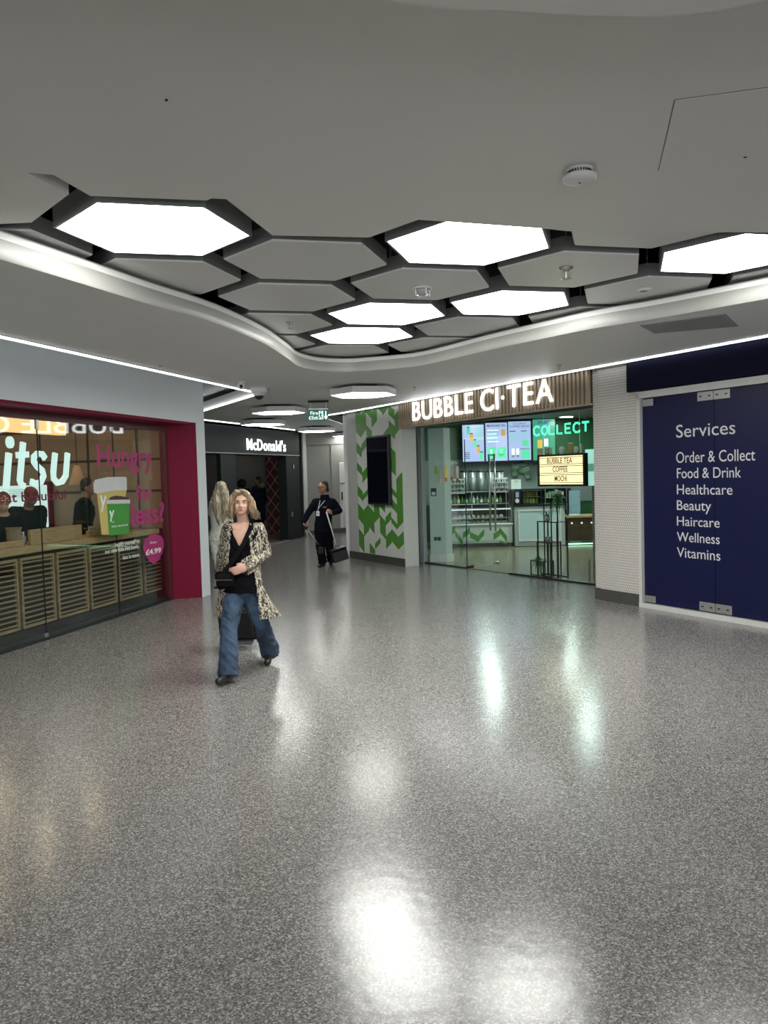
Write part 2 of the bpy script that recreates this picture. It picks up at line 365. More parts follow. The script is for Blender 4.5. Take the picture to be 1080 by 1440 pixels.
# ---- front ceiling, cut round the hexagons
fpx = [(0, 315), (44, 313), (97, 273), (38, 243), (75, 246), (127, 275.5), (291, 282), (297, 279), (318, 280), (383, 331), (519, 334), (588, 309), (771, 322), (797, 325), (962, 329), (1024, 326.5), (1080, 327)]
fp = [tuple(onz(x, y, PANZ - .012)[:2]) for x, y in fpx]
near_curve = smooth_line([(5.2, .2), (3.4, 1.25), (2.2, 1.95), (1.12, 2.32), (.98, 2.37), (.72, 2.38), (.36, 2.33), (.05, 2.27), (-1.4, 1.75), (-2.9, .9)])
front = fp + [(3.9, 5.3), (5.6, 3.2), (5.2, .2), (5.2, -1), (-2.9, -1), (-2.9, 4.72)]
front_c = struct(ngon_slab(front, PANZ - .012, PANZ + .08, 'ceiling', M_front))
near = [(8, .2)] + near_curve + [(-2.9, .9), (-2.9, -8), (8, -8)]
struct(ngon_slab(near, LOWZ, LOWZ + .16, 'ceiling', M_front))
mb = MB(); mb.v = [Vector((x, y, z)) for x, y in near_curve for z in (LOWZ, PANZ)]; mb.f = [(2 * i, 2 * i + 1, 2 * i + 3, 2 * i + 2) for i in range(len(near_curve) - 1)]
struct(build(mb, 'trim_2', M_front, smooth=True))
mb = MB(); mb.box(-12, 12, -8, 34, 3.62, 3.75); struct(build(mb, 'ceiling', M_void))
mb = MB(); mb.box(-12, -1.9, 6, 26, 3.25, 3.3); 
struct(build(mb, 'ceiling', mat('upper_soffit', (.35, .36, .36), .6)))
# ---- perimeter strip lights
def strip(a, b, name_label, w=.024, z=LOWZ, side=1):
    a, b = Vector(a[:2]), Vector(b[:2]); t = (b - a).normalized(); nn = Vector((-t.y, t.x)) * side
    q = [a, b, b + nn * w, a + nn * w]
    o = thing('strip_light', name_label, 'light', (a.x, a.y, z), 'perimeter strip lights')
    m_ = MB(); m_.prism([(p.x, p.y) for p in q], z - .012, z - .002); build(m_, 'diffuser', M_strip, o)
    q = [a + nn * (-.02), b + nn * (-.02), b, a]; m_ = MB(); m_.prism([(p.x, p.y) for p in q], z - .02, z - .001); build(m_, 'channel', M_steel, o)
    return o
strip(LB, LC, 'long strip light on the ceiling edge above the noodle shop window', side=-1)
strip(LC, tuple(l2), 'strip light running back left from the camera dome corner', side=1)
strip(MC.w(-3.5, .06, 0), MC.w(MC.px(414, 610, .06)[0], .06, 0), 'strip light over the dark far shop front', side=-1)
strip(RE, R0, 'long strip light along the tea shop sign and the navy header', side=1)
strip(R0, RC, 'short strip light past the green patterned corner behind the exit sign', side=1)
strip(RC, R4, 'short strip light receding to the far passage right of the exit sign', side=1)

# ---- walls that close the place
def wall(fr, t0, t1, z0, z1, name, m, n0=-.12, n1=0.):
    return struct(obj_box(name, m, fr, t0, t1, n0, n1, z0, z1))
# left: white fascia over the window, strip and end
tj, _ = FL.px(285, 838)
t_in, _ = FL.px(273, 700)
TE = tj + .26
wall(FL, -6, tj, 2.52, 3.62, 'wall_left', M_whitewall, -.30, 0)
mb = MB(); mb.box(tj, TE, -.30, 0, 0, 3.62, FL.M); struct(build(mb, 'wall_left', M_whitewall))
wall(FL, TE - .12, TE, 0, 3.62, 'wall_left', M_whitewall, -3.5, -.30)
struct(build(MB().box(-9.2, -9.0, -8, 26, 0, 3.7), 'wall_left', M_grey))
struct(build(MB().box(9, 9.2, -8, 26, 0, 3.7), 'wall_right', M_grey))
# near left return so that the window run is closed behind the camera
# far end
FE = Frame((-2.9, 24.3), (-.2, 24.3))
mb = MB(); mb.box(-12, -2.0, 24.9, 25.0, 0, 3.7); struct(build(mb, 'wall_far', M_grey))
ya = 24.2
xa0, xa1 = ony(421, 757, 23.2).x, ony(430, 755, 23.2).x
struct(build(MB().box(xa0, xa1 , 23.2, 24.3, 0, 3.6), 'wall_far', M_white))
xb0, xb1 = ony(430, 753, ya).x, ony(469, 753, ya).x
struct(build(MB().box(xb0 - .3, xb1, ya, ya + .15, 0, 2.66), 'wall_far', M_grey))
struct(build(MB().box(xa0, 2, ya - .06, ya + .15, 2.66, 3.6), 'wall_far', mat('far_paint', (.30, .30, .28), .5)))
xc1 = ony(500, 753, ya).x
struct(build(MB().box(xb1, 2.0, ya - .04, ya + .15, 0, 2.66), 'wall_far', mat('far_paint', (.30, .30, .28), .5)))
struct(build(MB().box(xb1 + .003, 2.0, ya - .06, ya - .04, 0, .13), 'baseboard_far', M_skirt))
struct(build(MB().box(xb0 - .3, xb1, ya - .03, ya - .001, 0, .08), 'baseboard_far', M_skirt))
struct(build(MB().box(xa0 - .0, xa1 + .015, 23.18, 23.2, 0, .1), 'baseboard_far', M_skirt))
# door set in the far white wall
dx0, dx1 = ony(478, 700, ya - .04).x, ony(496, 700, ya - .04).x
d = struct(build(MB().bbox(dx0, dx1, ya - .075, ya - .045, 0.14, 2.1, .01), 'door_1', M_white))
build(MB().bbox(dx0 + .05, dx0 + .09, ya - .10, ya - .075, .98, 1.22, .006), 'door_handle', M_black, d)
build(MB().box(dx0 + .02, dx1 - .02, ya - .085, ya - .075, 1.45, 1.5), 'vent', M_grey, d)
# ---- right-hand run: corner column, patterned wall, return, glass line, pillar, navy shop
tg0, _ = FR.px(491, 700); tg1, _ = FR.px(503.3, 700); tg2, _ = FR.px(566.5, 700)
tf0 = FR.px(562, 590)[0]; tp0 = FR.px(833.5, 700)[0]; tp1 = FR.px(842, 800)[0]; tn0 = FR.px(883.5, 520)[0]; ts0 = FR.px(899.5, 700)[0]
wall(FR, tg0 - .02, tg1, 0, 3.62, 'wall_right', mat('corner_grey_panel', (.42, .43, .41), .45), -.3, 0)
wall(FR, tg1 + .006, tg2 + .02, 0, 3.62, 'wall_right', mat('pattern_backing_white', (.56, .58, .54), .4), -.3, 0)
wall(FR, tg1, tg1 + .006, 0, 3.0, 'trim_3', M_blackm, -.3, -.004)
# side of the corner running back along the passage
struct(build(MB().box(-.80, -.66, 16.72, 24.2, 0, 3.62), 'wall_right', M_white))
# return wall to the glass line
a = FR.w(tg2, 0, 0); b = GR.w(-.12, 0, 0)
RT = Frame((a.x, a.y), (b.x, b.y))
wall(RT, 0.12, RT.len, 0, 3.0, 'wall_right', mat('return_grey_green', (.52, .70, .68), .5, spec=.2), -.12, 0)
for fr, t0_, t1_ in ((FR, tg0 - .02, tg2 + .03), (RT, .0, RT.len)):
    struct(obj_box('baseboard_right', M_skirt, fr, t0_, t1_, 0, .018, 0, .15))
# black post and steel jamb at the end of the glass
struct(obj_box('trim_4', M_black, GR, -.12, .0, -.06, .05, 0, 2.62))
struct(obj_box('trim_5', mat('jamb_grey', (.34, .35, .35), .4), GR, .0, .15, -.05, .03, 0, 2.62))
# pillar of small relief tiles
M_dots = dots_mat('relief_tile_white', (.56, .54, .50), FR.ang)
tpm = FR.px(843.5, 780)[0]
wall(FR, tp0, tpm, 0, 3.62, 'wall_right', M_dots, -1.05, -.03)
wall(FR, tpm + .012, ts0, 0, 2.62, 'wall_right', M_dots, -.9, 0)
wall(FR, tpm + .012, tn0, 2.62, 3.62, 'wall_right', M_dots, -.9, 0)
struct(obj_box('baseboard_right', M_skirt, FR, tp0, tpm + .01, -1.0, -.012, 0, .15))
struct(obj_box('baseboard_right', M_skirt, FR, tpm + .012, ts0 - .01, 0, .018, 0, .15))
# navy shop: wall above the glazing
wall(FR, tn0, 18, 2.62, 3.62, 'wall_right', M_navy2, -.3, -.08)
wall(FR, 12.2, 18, 0, 2.62, 'wall_right', M_white, -.3, 0)
wall(FR, ts0, 12.3, 0, 3.0, 'wall_right', M_blackm, -.9, -.8)
# tea shop shell
struct(build(MB().box(.2, 7.5, 20.3, 20.45, 0, 3.2), 'wall_shop', M_greenwall))
struct(build(MB().box(.31, 7.39, 20.27, 20.298, .9, 2.02), 'wall_shop', mat('splashback_grey', (.22, .26, .24), .35)))
struct(build(MB().box(7.4, 7.5, 10, 20.3, 0, 3.2), 'wall_shop', mat('shop_wall_grey', (.16, .2, .18), .5)))
struct(build(MB().box(.2, .3, 16.2, 20.3, 0, 3.2), 'wall_shop', M_greenwall))
struct(build(MB().prism([(.45, 15.9), (3.1, 11.75), (4.4, 9.4), (7.45, 9.4), (7.45, 20.3), (.3, 20.3), (.3, 16.0)], 2.98, 3.1), 'ceiling_shop', mat('shop_ceiling_grey', (.25, .27, .26), .6)))
M_sfl = wood_mat('shop_floor_plank', (.17, .15, .10), (.23, .20, .14), .16, sx=.4, sz=1)
N, Lk, b_ = nodes(M_sfl); b_.inputs['Roughness'].default_value = .18
fsh = struct(build(MB().prism([(3.3, 9.6), (7.4, 9.6), (7.4, 20.3), (.32, 20.3), (.34, 16.0), (.7, 15.4), (3.05, 11.75)], .001, .004), 'floor_shop', M_sfl))
for k in range(22):
    y0 = 9.6 + k * .5
    def xl(y): return max(.32, 3.02 - (y - 11.71) * (3.02 - .68) / (15.36 - 11.71) - 0.0)
    xa_, xb_ = xl(y0), xl(y0 + .49)
    if y0 < 11.6: xa_, xb_ = 3.3, 3.3
    if y0 + .49 < 20.3: build(MB().prism([(xa_ + .02, y0), (7.4, y0), (7.4, y0 + .492), (xb_ + .02, y0 + .492)], 0.004, .012), 'plank', M_sfl, fsh)
# left shop shell
struct(obj_box('wall_shop', mat('shop_back_tan', (.20, .15, .11), .6), GL, -5, 4.3, -3.4, -3.3, 0, 3.2))
struct(obj_box('wall_shop', mat('shop_end_tan', (.23, .17, .125), .6), GL, 3.56, 3.62, -3.3, -.02, 0, 3.2))
struct(obj_box('ceiling_shop', mat('shop_ceiling_brown', (.10, .075, .06), .6), GL, -5, 3.6, -3.3, -.02, 2.78, 2.86))
struct(obj_box('floor_shop', mat('shop_floor_dark', (.05, .05, .05), .3), GL, -5, 3.56, -3.3, -.06, 0.0, .02))
# red jamb and head round the window
ti = GL.px(236, 700)[0]
ja = GL.w(ti, 0, 0); jb = FL.w(tj - .004, -.005, 0)
JR = Frame((ja.x, ja.y), (jb.x, jb.y))
struct(obj_box('trim_6', M_red, JR, 0, JR.len, -.08, 0, 0, 2.53))
mb = MB(); mb.box(-6, ti + .02, -.05, .36, 2.485, 2.53, GL.M); struct(build(mb, 'trim_7', M_red))
mb = MB(); mb.box(-6, ti, -.04, .03, 2.40, 2.485, GL.M); struct(build(mb, 'trim_8', M_dred))
struct(obj_box('trim_9', M_dred, GL, ti - .07, ti, -.06, .03, 0.0, 2.40))
struct(obj_box('trim_10', M_black, GL, -6, ti - .07, -.04, .03, 0.0, .03))

ORD = 'first second third fourth fifth sixth seventh eighth ninth tenth eleventh twelfth thirteenth fourteenth fifteenth sixteenth seventeenth eighteenth nineteenth twentieth'.split()
# ================================================================== CEILING PIECES
HG = Vector((-.4905, 5.717)); hp = 1.155; hs = .577
h1 = Vector((math.cos(math.radians(103.3)), math.sin(math.radians(103.3)))) * hp
h2 = Vector((math.cos(math.radians(43.3)), math.sin(math.radians(43.3)))) * hp
def hexpoly(c, s=hs, a0=13.3): return [(c.x + s * math.cos(math.radians(a0 + 60 * k)), c.y + s * math.sin(math.radians(a0 + 60 * k))) for k in range(6)]
def hexlight(c, label, s=hs, z=PANZ, h=.13, m=M_light, group=None, ms=M_side):
    o = thing('hexagon_light', label, 'ceiling light', (c.x, c.y, z), group)
    mb = MB(); P = hexpoly(c, s); Q = hexpoly(c, s - .018)
    V = [(x, y, z) for x, y in P] + [(x, y, z + h) for x, y in P] + [(x, y, z) for x, y in Q] + [(x, y, z + .02) for x, y in Q]
    F = []
    for i in range(6):
        j = (i + 1) % 6; F += [(i, j, 6 + j, 6 + i), (i, 12 + i, 12 + j, j), (12 + i, 18 + i, 18 + j, 12 + j)]
    F.append(tuple(range(6, 12))); mb.add(V, F); build(mb, 'housing', ms, o)
    mb = MB(); mb.prism(Q, z + .002, z + .016); build(mb, 'diffuser', m, o)
    mb = MB(); mb.prism(hexpoly(c, s * .55), z + h, z + h + .05); build(mb, 'mounting_frame', M_blackm, o)
    for k in range(3):
        a = math.radians(13.3 + 120 * k); mb = MB(); q = Vector((c.x + s * .5 * math.cos(a), c.y + s * .5 * math.sin(a), 0))
        mb.tube([(q.x, q.y, z + h), (q.x, q.y, max(z + h + .08, 3.62 if z > 3.1 else 3.0))], .006, 6); build(mb, 'hanger_rod', M_steel, o)
    return o
HL = {(0, -1): 'largest lit hexagon ceiling light, at far left nearest the viewer', (-1, 1): 'big lit hexagon ceiling light in the front row, just right of the middle',
      (1, 1): 'lit hexagon ceiling light behind the domed detector panel, the wider of the stacked centre pair', (2, 1): 'smallest and farthest lit hexagon light inside the raised recess',
      (0, 2): 'lit hexagon ceiling light between the cross sprinkler panel and the curved fascia', (-2, 3): 'lit hexagon ceiling light at the right edge of the picture, above the grey vent'}
HPn = {(0, 0): 'big plain white hexagon panel between the two front lit hexagons', (1, 0): 'plain white hexagon panel left of the centre pair of lights', (0, 1): 'white hexagon panel carrying the clear domed detector',
       (-1, 2): 'white hexagon panel carrying the cross-shaped sprinkler', (-2, 2): 'white hexagon panel part tucked behind the front ceiling, above the cross sprinkler', (-1, 3): 'white hexagon panel with a flat round detector base near the right fascia',
       (1, -2): 'white hexagon panel left of the largest light, flush with the front ceiling', (1, -1): 'white hexagon panel just below the largest light, cut by the left fascia curve', (2, -2): 'white hexagon panel at the left edge under the front ceiling',
       (2, 0): 'white hexagon panel with a small sprinkler at the left bend of the fascia', (3, 0): 'small showing corner of white hexagon panel at the tight fascia bend', (3, 1): 'white hexagon panel behind the farthest lit hexagon',
       (2, 2): 'white hexagon panel at right of the farthest lit hexagon, cut by the far fascia', (1, 2): 'white hexagon panel between two lit hexagons and the far fascia', (0, 3): 'white hexagon panel corner right of the back right light, against the fascia',
       (-2, 4): 'white hexagon panel beyond the right edge light, beside the fascia', (2, -1): 'white hexagon panel mostly hidden above the left fascia', (-3, 4): 'white hexagon panel at the right border of the picture', (-1, 4): 'white hexagon panel above the right fascia, hardly showing'}
for (i, j), lab in HL.items(): hexlight(HG + h1 * i + h2 * j, lab)
HP = {}
for (i, j), lab in HPn.items():
    if (i, j) in ((2, -1), (-1, 4), (-3, 4)): continue
    c = HG + h1 * i + h2 * j; HP[(i, j)] = c
    mb = MB(); P = hexpoly(c, hs); Q = hexpoly(c, hs - .01)
    V = [(x, y, PANZ) for x, y in Q] + [(x, y, PANZ + .01) for x, y in P] + [(x, y, PANZ + .11) for x, y in P]
    F = [tuple(range(5, -1, -1))] + [(i_ + 6 * r, (i_ + 1) % 6 + 6 * r, (i_ + 1) % 6 + 6 * r + 6, i_ + 6 * r + 6) for r in (0, 1) for i_ in range(6)] + [tuple(range(12, 18))]
    mb.add(V, F); o = build(mb, 'hexagon_panel', [M_panel, M_side], front_c)
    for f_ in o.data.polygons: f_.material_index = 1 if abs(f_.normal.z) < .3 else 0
    for k in range(3):
        a = math.radians(13.3 + 120 * k); q = (c.x + hs * .6 * math.cos(a), c.y + hs * .6 * math.sin(a)); build(MB().tube([(*q, PANZ + .11), (*q, 3.62)], .006, 6), 'hanger_rod', M_steel, o)
# unseen hexagon lights added behind the viewer to light the near floor
for x, y in ((-1.2, -2.2), (1.6, -3.0), (-.2, -5.2), (3.6, -.8), (4.2, -4.2)):
    hexlight(Vector((x, y)), 'added lit hexagon ceiling light out of view behind the viewer', s=.55, z=2.86, h=.11, m=M_light2, group='added lights behind the viewer', ms=M_white)
FARL = [(511, 556, 'nearest hanging lit hexagon beyond the fascia, in front of the green pattern'), (392, 581, 'hanging lit hexagon left of the fire exit sign'),
        (370, 597.5, 'hanging lit hexagon above the dark far shop sign, nearest that sign on its left'), (445.5, 606.8, 'hanging lit hexagon below the fire exit sign'), (490, 613.5, 'farthest hanging lit hexagon, half hidden behind the green corner')]
for x, y, lab in FARL:
    p = onz(x, y, 2.87); hexlight(Vector((p.x, p.y)), lab, s=.5, z=2.87, h=.09, m=M_light2, ms=M_white)

def detector(x, y, z, r, label, ring=True, px=None):
    o = thing('smoke_detector', label, 'detector', (x, y, z)); T = Matrix.Translation((x, y, z))
    build(MB().lathe([(r * .78, 0), (r * .8, -.008), (r * .62, -.012), (r * .6, -.028)][::-1], 28, T), 'base', M_plast, o, True)
    mb = MB()
    for k in range(26):
        a = 2 * PI * k / 26; mb.box(r * .6, r * .70, -.002, .002, -.03, -.01, T @ Matrix.Rotation(a, 4, 'Z'))
    build(mb, 'grille', M_blackm, o)
    build(MB().lathe([(r * .3, -.066), (r * .8, -.062), (r * .97, -.054), (r, -.045), (r, -.034), (r * .9, -.03)], 32, T), 'cover', M_plast, o, True)
    build(MB().lathe([(.006, -.068), (.006, -.065)], 8, T), 'indicator', M_red, o)
    return o
p = onz(815, 238, PANZ - .012); detector(p.x, p.y, PANZ - .012, .085, 'white round smoke detector on the front ceiling, beside the access hatch')
p = onz(594, 403, PANZ)
o = thing('domed_detector', 'clear domed detector under a white hexagon panel', 'detector', (p.x, p.y, PANZ)); T = Matrix.Translation((p.x, p.y, PANZ))
build(MB().lathe([(.075, -.022), (.08, -.015), (.08, -.004), (.07, 0)], 24, T), 'base', M_plast, o, True)
build(MB().lathe([(.02, -.07), (.05, -.062), (.062, -.04), (.062, -.022)], 24, T), 'dome', mat('smoked_clear_plastic', (.35, .35, .35), .15), o, True)
for k in range(4):
    a = k * PI / 2 + .4; build(MB().box(.055, .068, -.006, .006, -.075, -.02, T @ Matrix.Rotation(a, 4, 'Z')), 'guard', M_plast, o)
def sprinkler(x, y, z, label, s=1.):
    o = thing('sprinkler_head', label, 'sprinkler', (x, y, z)); T = Matrix.Translation((x, y, z)) @ Matrix.Scale(s, 4)
    build(MB().lathe([(.012, -.02), (.035, -.006), (.036, 0)], 18, T), 'escutcheon', M_steel, o, True)
    mb = MB(); mb.tube([(0, 0, 0), (0, 0, -.055)], .006, 8, T); mb.tube([(.018, 0, -.014), (.022, 0, -.03), (.006, 0, -.05)], .003, 6, T); mb.tube([(-.018, 0, -.014), (-.022, 0, -.03), (-.006, 0, -.05)], .003, 6, T)
    build(mb, 'frame_arms', M_steel, o)
    build(MB().lathe([(.022, -.058), (.024, -.055), (.008, -.052)], 14, T), 'deflector', M_steel, o)
    return o
for x, y, z, l, s in ((796, 376, PANZ, 'cross-shaped sprinkler head on the shiny hexagon panel', 1.5), (408, 453, PANZ, 'small sprinkler under the hexagon panel at the left fascia bend', 1.1),
                    (225, 514, LOWZ, 'small sprinkler by the left strip light', 1.), (786, 513, LOWZ, 'small sprinkler above the end of the lit tea shop name', 1.), (583, 544, LOWZ, 'small sprinkler above the first letters of the tea shop name', 1.), (376, 547, LOWZ, 'small sprinkler just right of the dome camera', 1.), (312, 580, LOWZ, 'small sprinkler on the ceiling left of the far hexagon lights', 1.)):
    p = onz(x, y, z); sprinkler(p.x, p.y, z, l, s)
p = onz(905, 406, PANZ); T = Matrix.Translation((p.x, p.y, PANZ)); o = thing('detector_base', 'flat round white detector base on the right hexagon panel', 'detector', (p.x, p.y, PANZ))
build(MB().lathe([(.055, -.02), (.06, -.014), (.062, 0)], 24, T), 'base', M_plast, o, True); build(MB().lathe([(.02, -.026), (.03, -.024), (.032, -.02)], 16, T), 'cap', M_grey, o, True)
# access hatch with a thin recessed joint
hz = PANZ - .012; q = [onz(948, 140, hz), onz(1080, 122, hz), onz(1080, 222, hz), onz(925, 240, hz)]
u = (q[1] - q[0]).normalized(); v = (q[3] - q[0]).normalized(); lv = (q[3] - q[0]).length; lu = lv * 1.0
C4 = [q[0], q[0] + u * lu, q[0] + u * lu + (q[3] - q[0]), q[3]]; o = thing('access_hatch', 'flush square access hatch in the front ceiling', 'hatch', C4[0])
mb = MB(); mb.prism([(c.x, c.y) for c in C4], hz - .0012, hz - .0004); build(mb, 'hatch_joint', mat('joint_dark', (.22, .22, .21), .7), o)
cc = sum(C4, Vector()) / 4; mb = MB(); mb.prism([((c - cc) * .988 + cc).to_2d()[:] for c in C4], hz - .004, hz - .001); build(mb, 'hatch_panel', M_front, o)
p = onz(1048, 220, hz); mb = MB().lathe([(.004, -.006), (.008, -.005), (.009, -.004)], 10, Matrix.Translation((p.x, p.y, hz))); build(mb, 'lock', M_blackm, o)
p = onz(234, 140, hz); mb = MB().lathe([(.003, -.006), (.006, -.004), (.006, 0)], 10, Matrix.Translation((p.x, p.y, hz))); tag(build(mb, 'ceiling_plug', M_blackm), 'tiny dark plug in the front ceiling, upper left', 'plug')
# grey vent
vq = [onz(900, 457, LOWZ), onz(1020, 441, LOWZ), onz(1038, 458, LOWZ), onz(920, 468, LOWZ)]; o = thing('ceiling_vent', 'flat grey slotted ceiling vent over the navy shop', 'vent', vq[0])
mb = MB(); mb.prism([(c.x, c.y) for c in vq], LOWZ - .008, LOWZ - .001); build(mb, 'vent_plate', mat('vent_grey', (.30, .30, .30), .5), o)
mb = MB()
for k in range(1, 8):
    a = vq[0].lerp(vq[3], k / 8); b = vq[1].lerp(vq[2], k / 8); t = (b - a).normalized(); a = a + t * .03; b = b - t * .03; nn = Vector((-t.y, t.x, 0)) * .004
    mb.prism([(a + nn).to_2d()[:], (b + nn).to_2d()[:], (b - nn).to_2d()[:], (a - nn).to_2d()[:]], LOWZ - .0095, LOWZ - .008)
build(mb, 'slot', mat('vent_slot', (.2, .2, .2), .6), o)['kind'] = 'stuff'
# cameras at the left ceiling corner
p = onz(364, 545, LOWZ); o = thing('dome_camera', 'dark dome camera hanging from its grey box at the ceiling corner', 'camera', (p.x, p.y, LOWZ)); T = Matrix.Translation((p.x, p.y, LOWZ))
build(MB().bbox(-.11, .11, -.08, .08, -.075, 0, .012, T), 'mount_box', M_plast, o)
build(MB().lathe([(.07, -.12), (.085, -.10), (.085, -.075)], 20, T), 'collar', M_plast, o, True)
build(MB().lathe([(.005, -.175), (.035, -.165), (.06, -.145), (.07, -.12)], 20, T), 'dome', M_black, o, True)
p = onz(339, 537, LOWZ); o = thing('ball_camera', 'small round camera with dark lens left of the dome camera', 'camera', (p.x, p.y, LOWZ)); T = Matrix.Translation((p.x, p.y, LOWZ))
build(MB().lathe([(.05, -.015), (.055, 0)], 18, T), 'base', M_plast, o, True); build(MB().ell((p.x, p.y, LOWZ - .055), .05), 'ball', M_plast, o, True)
build(MB().ell((p.x + .005, p.y - .035, LOWZ - .062), .024), 'lens', M_black, o, True)

# ---- fire exit sign
EY = 13.6
e0 = ony(434, 592, EY); e1 = ony(462, 592, EY); ez0, ez1 = e0.z, ony(448, 576, EY).z
EX = Frame((e0.x, e0.y), (e1.x, e1.y + .02)); W = EX.len
o = thing('fire_exit_sign', 'hanging green fire exit sign with running man and down arrow', 'sign', (e0.x + W / 2, EY, ez0))
M_eg = mat('exit_green', (.0, .16, .13), .4, emit=.12, ecol=(0, .3, .24)); M_ew = mat('exit_white', (.9, 1, .95), .4, emit=.55, ecol=(.85, 1, .95))
build(MB().bbox(0, W, -.012, .012, ez0, ez1, .003, EX.M), 'panel', M_eg, o)
build(MB().bbox(.0, W + .01, -.03, .03, LOWZ - .055, LOWZ - .02, .006, EX.M), 'ceiling_bar', M_dgrey, o)
for t in (W * .12, W * .88):
    build(MB().tube([EX.w(t, 0, ez1 - .004), EX.w(t, 0, LOWZ - .05)], .004, 6), 'rod', M_steel, o)
build(MB().box(.0, W, -.015, .015, ez1, ez1 + .02, EX.M), 'top_rail', M_steel, o)
mb = MB(); H = ez1 - ez0
text(mb, 'Fire', EX, W * .10, W * .48, ez0 + H * .54, ez0 + H * .86, n=.0125, depth=.001, bold=.02)
text(mb, 'Exit', EX, W * .16, W * .48, ez0 + H * .12, ez0 + H * .44, n=.0125, depth=.001, bold=.02); build(mb, 'lettering', M_ew, o)
mb = MB(); mb.box(W * .52, W * .74, .0125, .0135, ez0 + H * .12, ez0 + H * .88, EX.M); build(mb, 'pictogram_door', M_ew, o)
mb = MB()   # running figure
def seg(mb, a, b, w, fr=EX, nn=.0145):
    a = Vector(a); b = Vector(b); t = (b - a).normalized(); p_ = Vector((-t.y, t.x)) * w
    q = [a + p_, b + p_, b - p_, a - p_]; mb.add([fr.w(c.x, nn, c.y) for c in q], [(0, 1, 2, 3)])
def E_(u, v): return (W * u, ez0 + H * v)
seg(mb, E_(.62, .68), E_(.61, .42), .012); seg(mb, E_(.61, .44), E_(.56, .30), .008); seg(mb, E_(.56, .30), E_(.53, .22), .007); seg(mb, E_(.62, .44), E_(.67, .32), .008); seg(mb, E_(.67, .32), E_(.665, .16), .007)
seg(mb, E_(.62, .66), E_(.55, .52), .006); seg(mb, E_(.62, .66), E_(.69, .54), .006); mb.lathe([(.012, 0), (.012, .0005)], 10, Matrix.Translation(EX.w(*[E_(.63, .8)[0], .0145, E_(.63, .8)[1]])) @ Matrix.Rotation(PI / 2, 4, 'X'))
build(mb, 'running_figure', M_eg, o)
mb = MB(); seg(mb, E_(.87, .86), E_(.87, .2), .011, nn=.0135); seg(mb, E_(.80, .42), E_(.87, .14), .01, nn=.0137); seg(mb, E_(.94, .42), E_(.87, .14), .01, nn=.0139); build(mb, 'down_arrow', M_ew, o)
mb = MB(); seg(mb, E_(.10, .42), E_(.03, .26), .009, nn=.0135); seg(mb, E_(.03, .28), E_(.10, .10), .009, nn=.0137); build(mb, 'side_arrow', M_ew, o)

# ================================================================== TEA SHOP FRONT
o = thing('slatted_fascia', 'oak slatted fascia carrying the lit tea shop name', 'fascia', FR.w(tf0, 0, 2.54))
build(MB().box(tf0, tp0, -.20, -.03, 2.545, 2.99, FR.M), 'backing_board', M_oakd, o)
build(MB().box(tf0 - .004, tp0, -.03, .045, 2.53, 2.55, FR.M), 'bottom_rail', M_slat, o)
ns = 62; step = (tp0 - tf0) / ns; proto = None
for k in range(ns):
    if proto is None: proto = build(MB().bbox(tf0, tf0 + step * .52, -.03, .03, 2.55, 2.985, .003, FR.M), 'slat', M_slat, o); s_ = proto
    else: s_ = proto.copy(); COL.objects.link(s_); s_.parent = o
    s_.location = Vector(FR.d) * (k * step)
# lit letters, one by one
nm = 'BUBBLE CI·TEA'
def glyph_layout(s, bold):
    out = []; x = 0
    for i, ch in enumerate(s):
        if ch == ' ': x += .26; continue
        V, _ = text_mesh(ch, bold, 1.0); a = min(v.x for v in V); b = max(v.x for v in V); b = max(b, a + .17) if ch == '·' else b; out.append((ch, x, x + (b - a))); x += (b - a) + .13
    return out, x - .13
bt0, bt1 = FR.px(580, 592, .05)[0], FR.px(777, 565, .05)[0]
lay, tot = glyph_layout(nm, .0); k = (bt1 - bt0) / tot
zb, zt = 2.638, 2.955
sg = thing('lit_shop_name', 'white lit letters BUBBLE CI·TEA on the slatted fascia', 'sign', FR.w(bt0, .05, zb))
for ch, a, b in lay:
    mb = MB()
    if ch == '·':
        mb.lathe([(.026, 0), (.026, .012)], 14, Matrix.Translation(FR.w(bt0 + (a + b) / 2 * k, .035, (zb + zt) / 2)) @ FR.M.to_3x3().to_4x4() @ Matrix.Rotation(-PI / 2, 4, 'X'))
    else: text(mb, ch, FR, bt0 + a * k, bt0 + b * k, zb if ch not in 'CU' else zb - .004, zt, n=.036, depth=.012, bold=.0, ex=(cap_h(.0)))
    build(mb, 'letter', M_letter, sg)
# green chevron vinyl pattern
mb = MB(); mb2 = MB(); Wp = tg2 - tg1; nc = 8; cw = Wp / nc; random.seed(4)
ph = .2
tv = (FR.px(519, 615)[0], FR.px(549.5, 612)[0])
for c in range(nc):
    z = .15 + random.uniform(0, .1) + (ph * .5 if c % 2 else 0); up = 1 if c % 2 else -1; t0 = tg1 + c * cw
    while z < 3.0:
        h = ph * random.choice([.55, .8, 1, 1.2]); 
        if random.random() < .52:
            sh = .13 * up; a, b = (z, z + sh); q = [(t0, max(.15, z)), (t0 + cw, max(.15, z + sh)), (t0 + cw, min(3., z + sh + h)), (t0, min(3., z + h))]
            if q[2][1] > q[1][1] and q[3][1] > q[0][1]: mb.add([FR.w(t, .0015, zz) for t, zz in q], [(0, 1, 2, 3)])
        z += h
pt = build(mb, 'chevron_pattern', M_green); tag(pt, 'green and white chevron vinyl on the corner wall round the black screen', 'wall pattern')
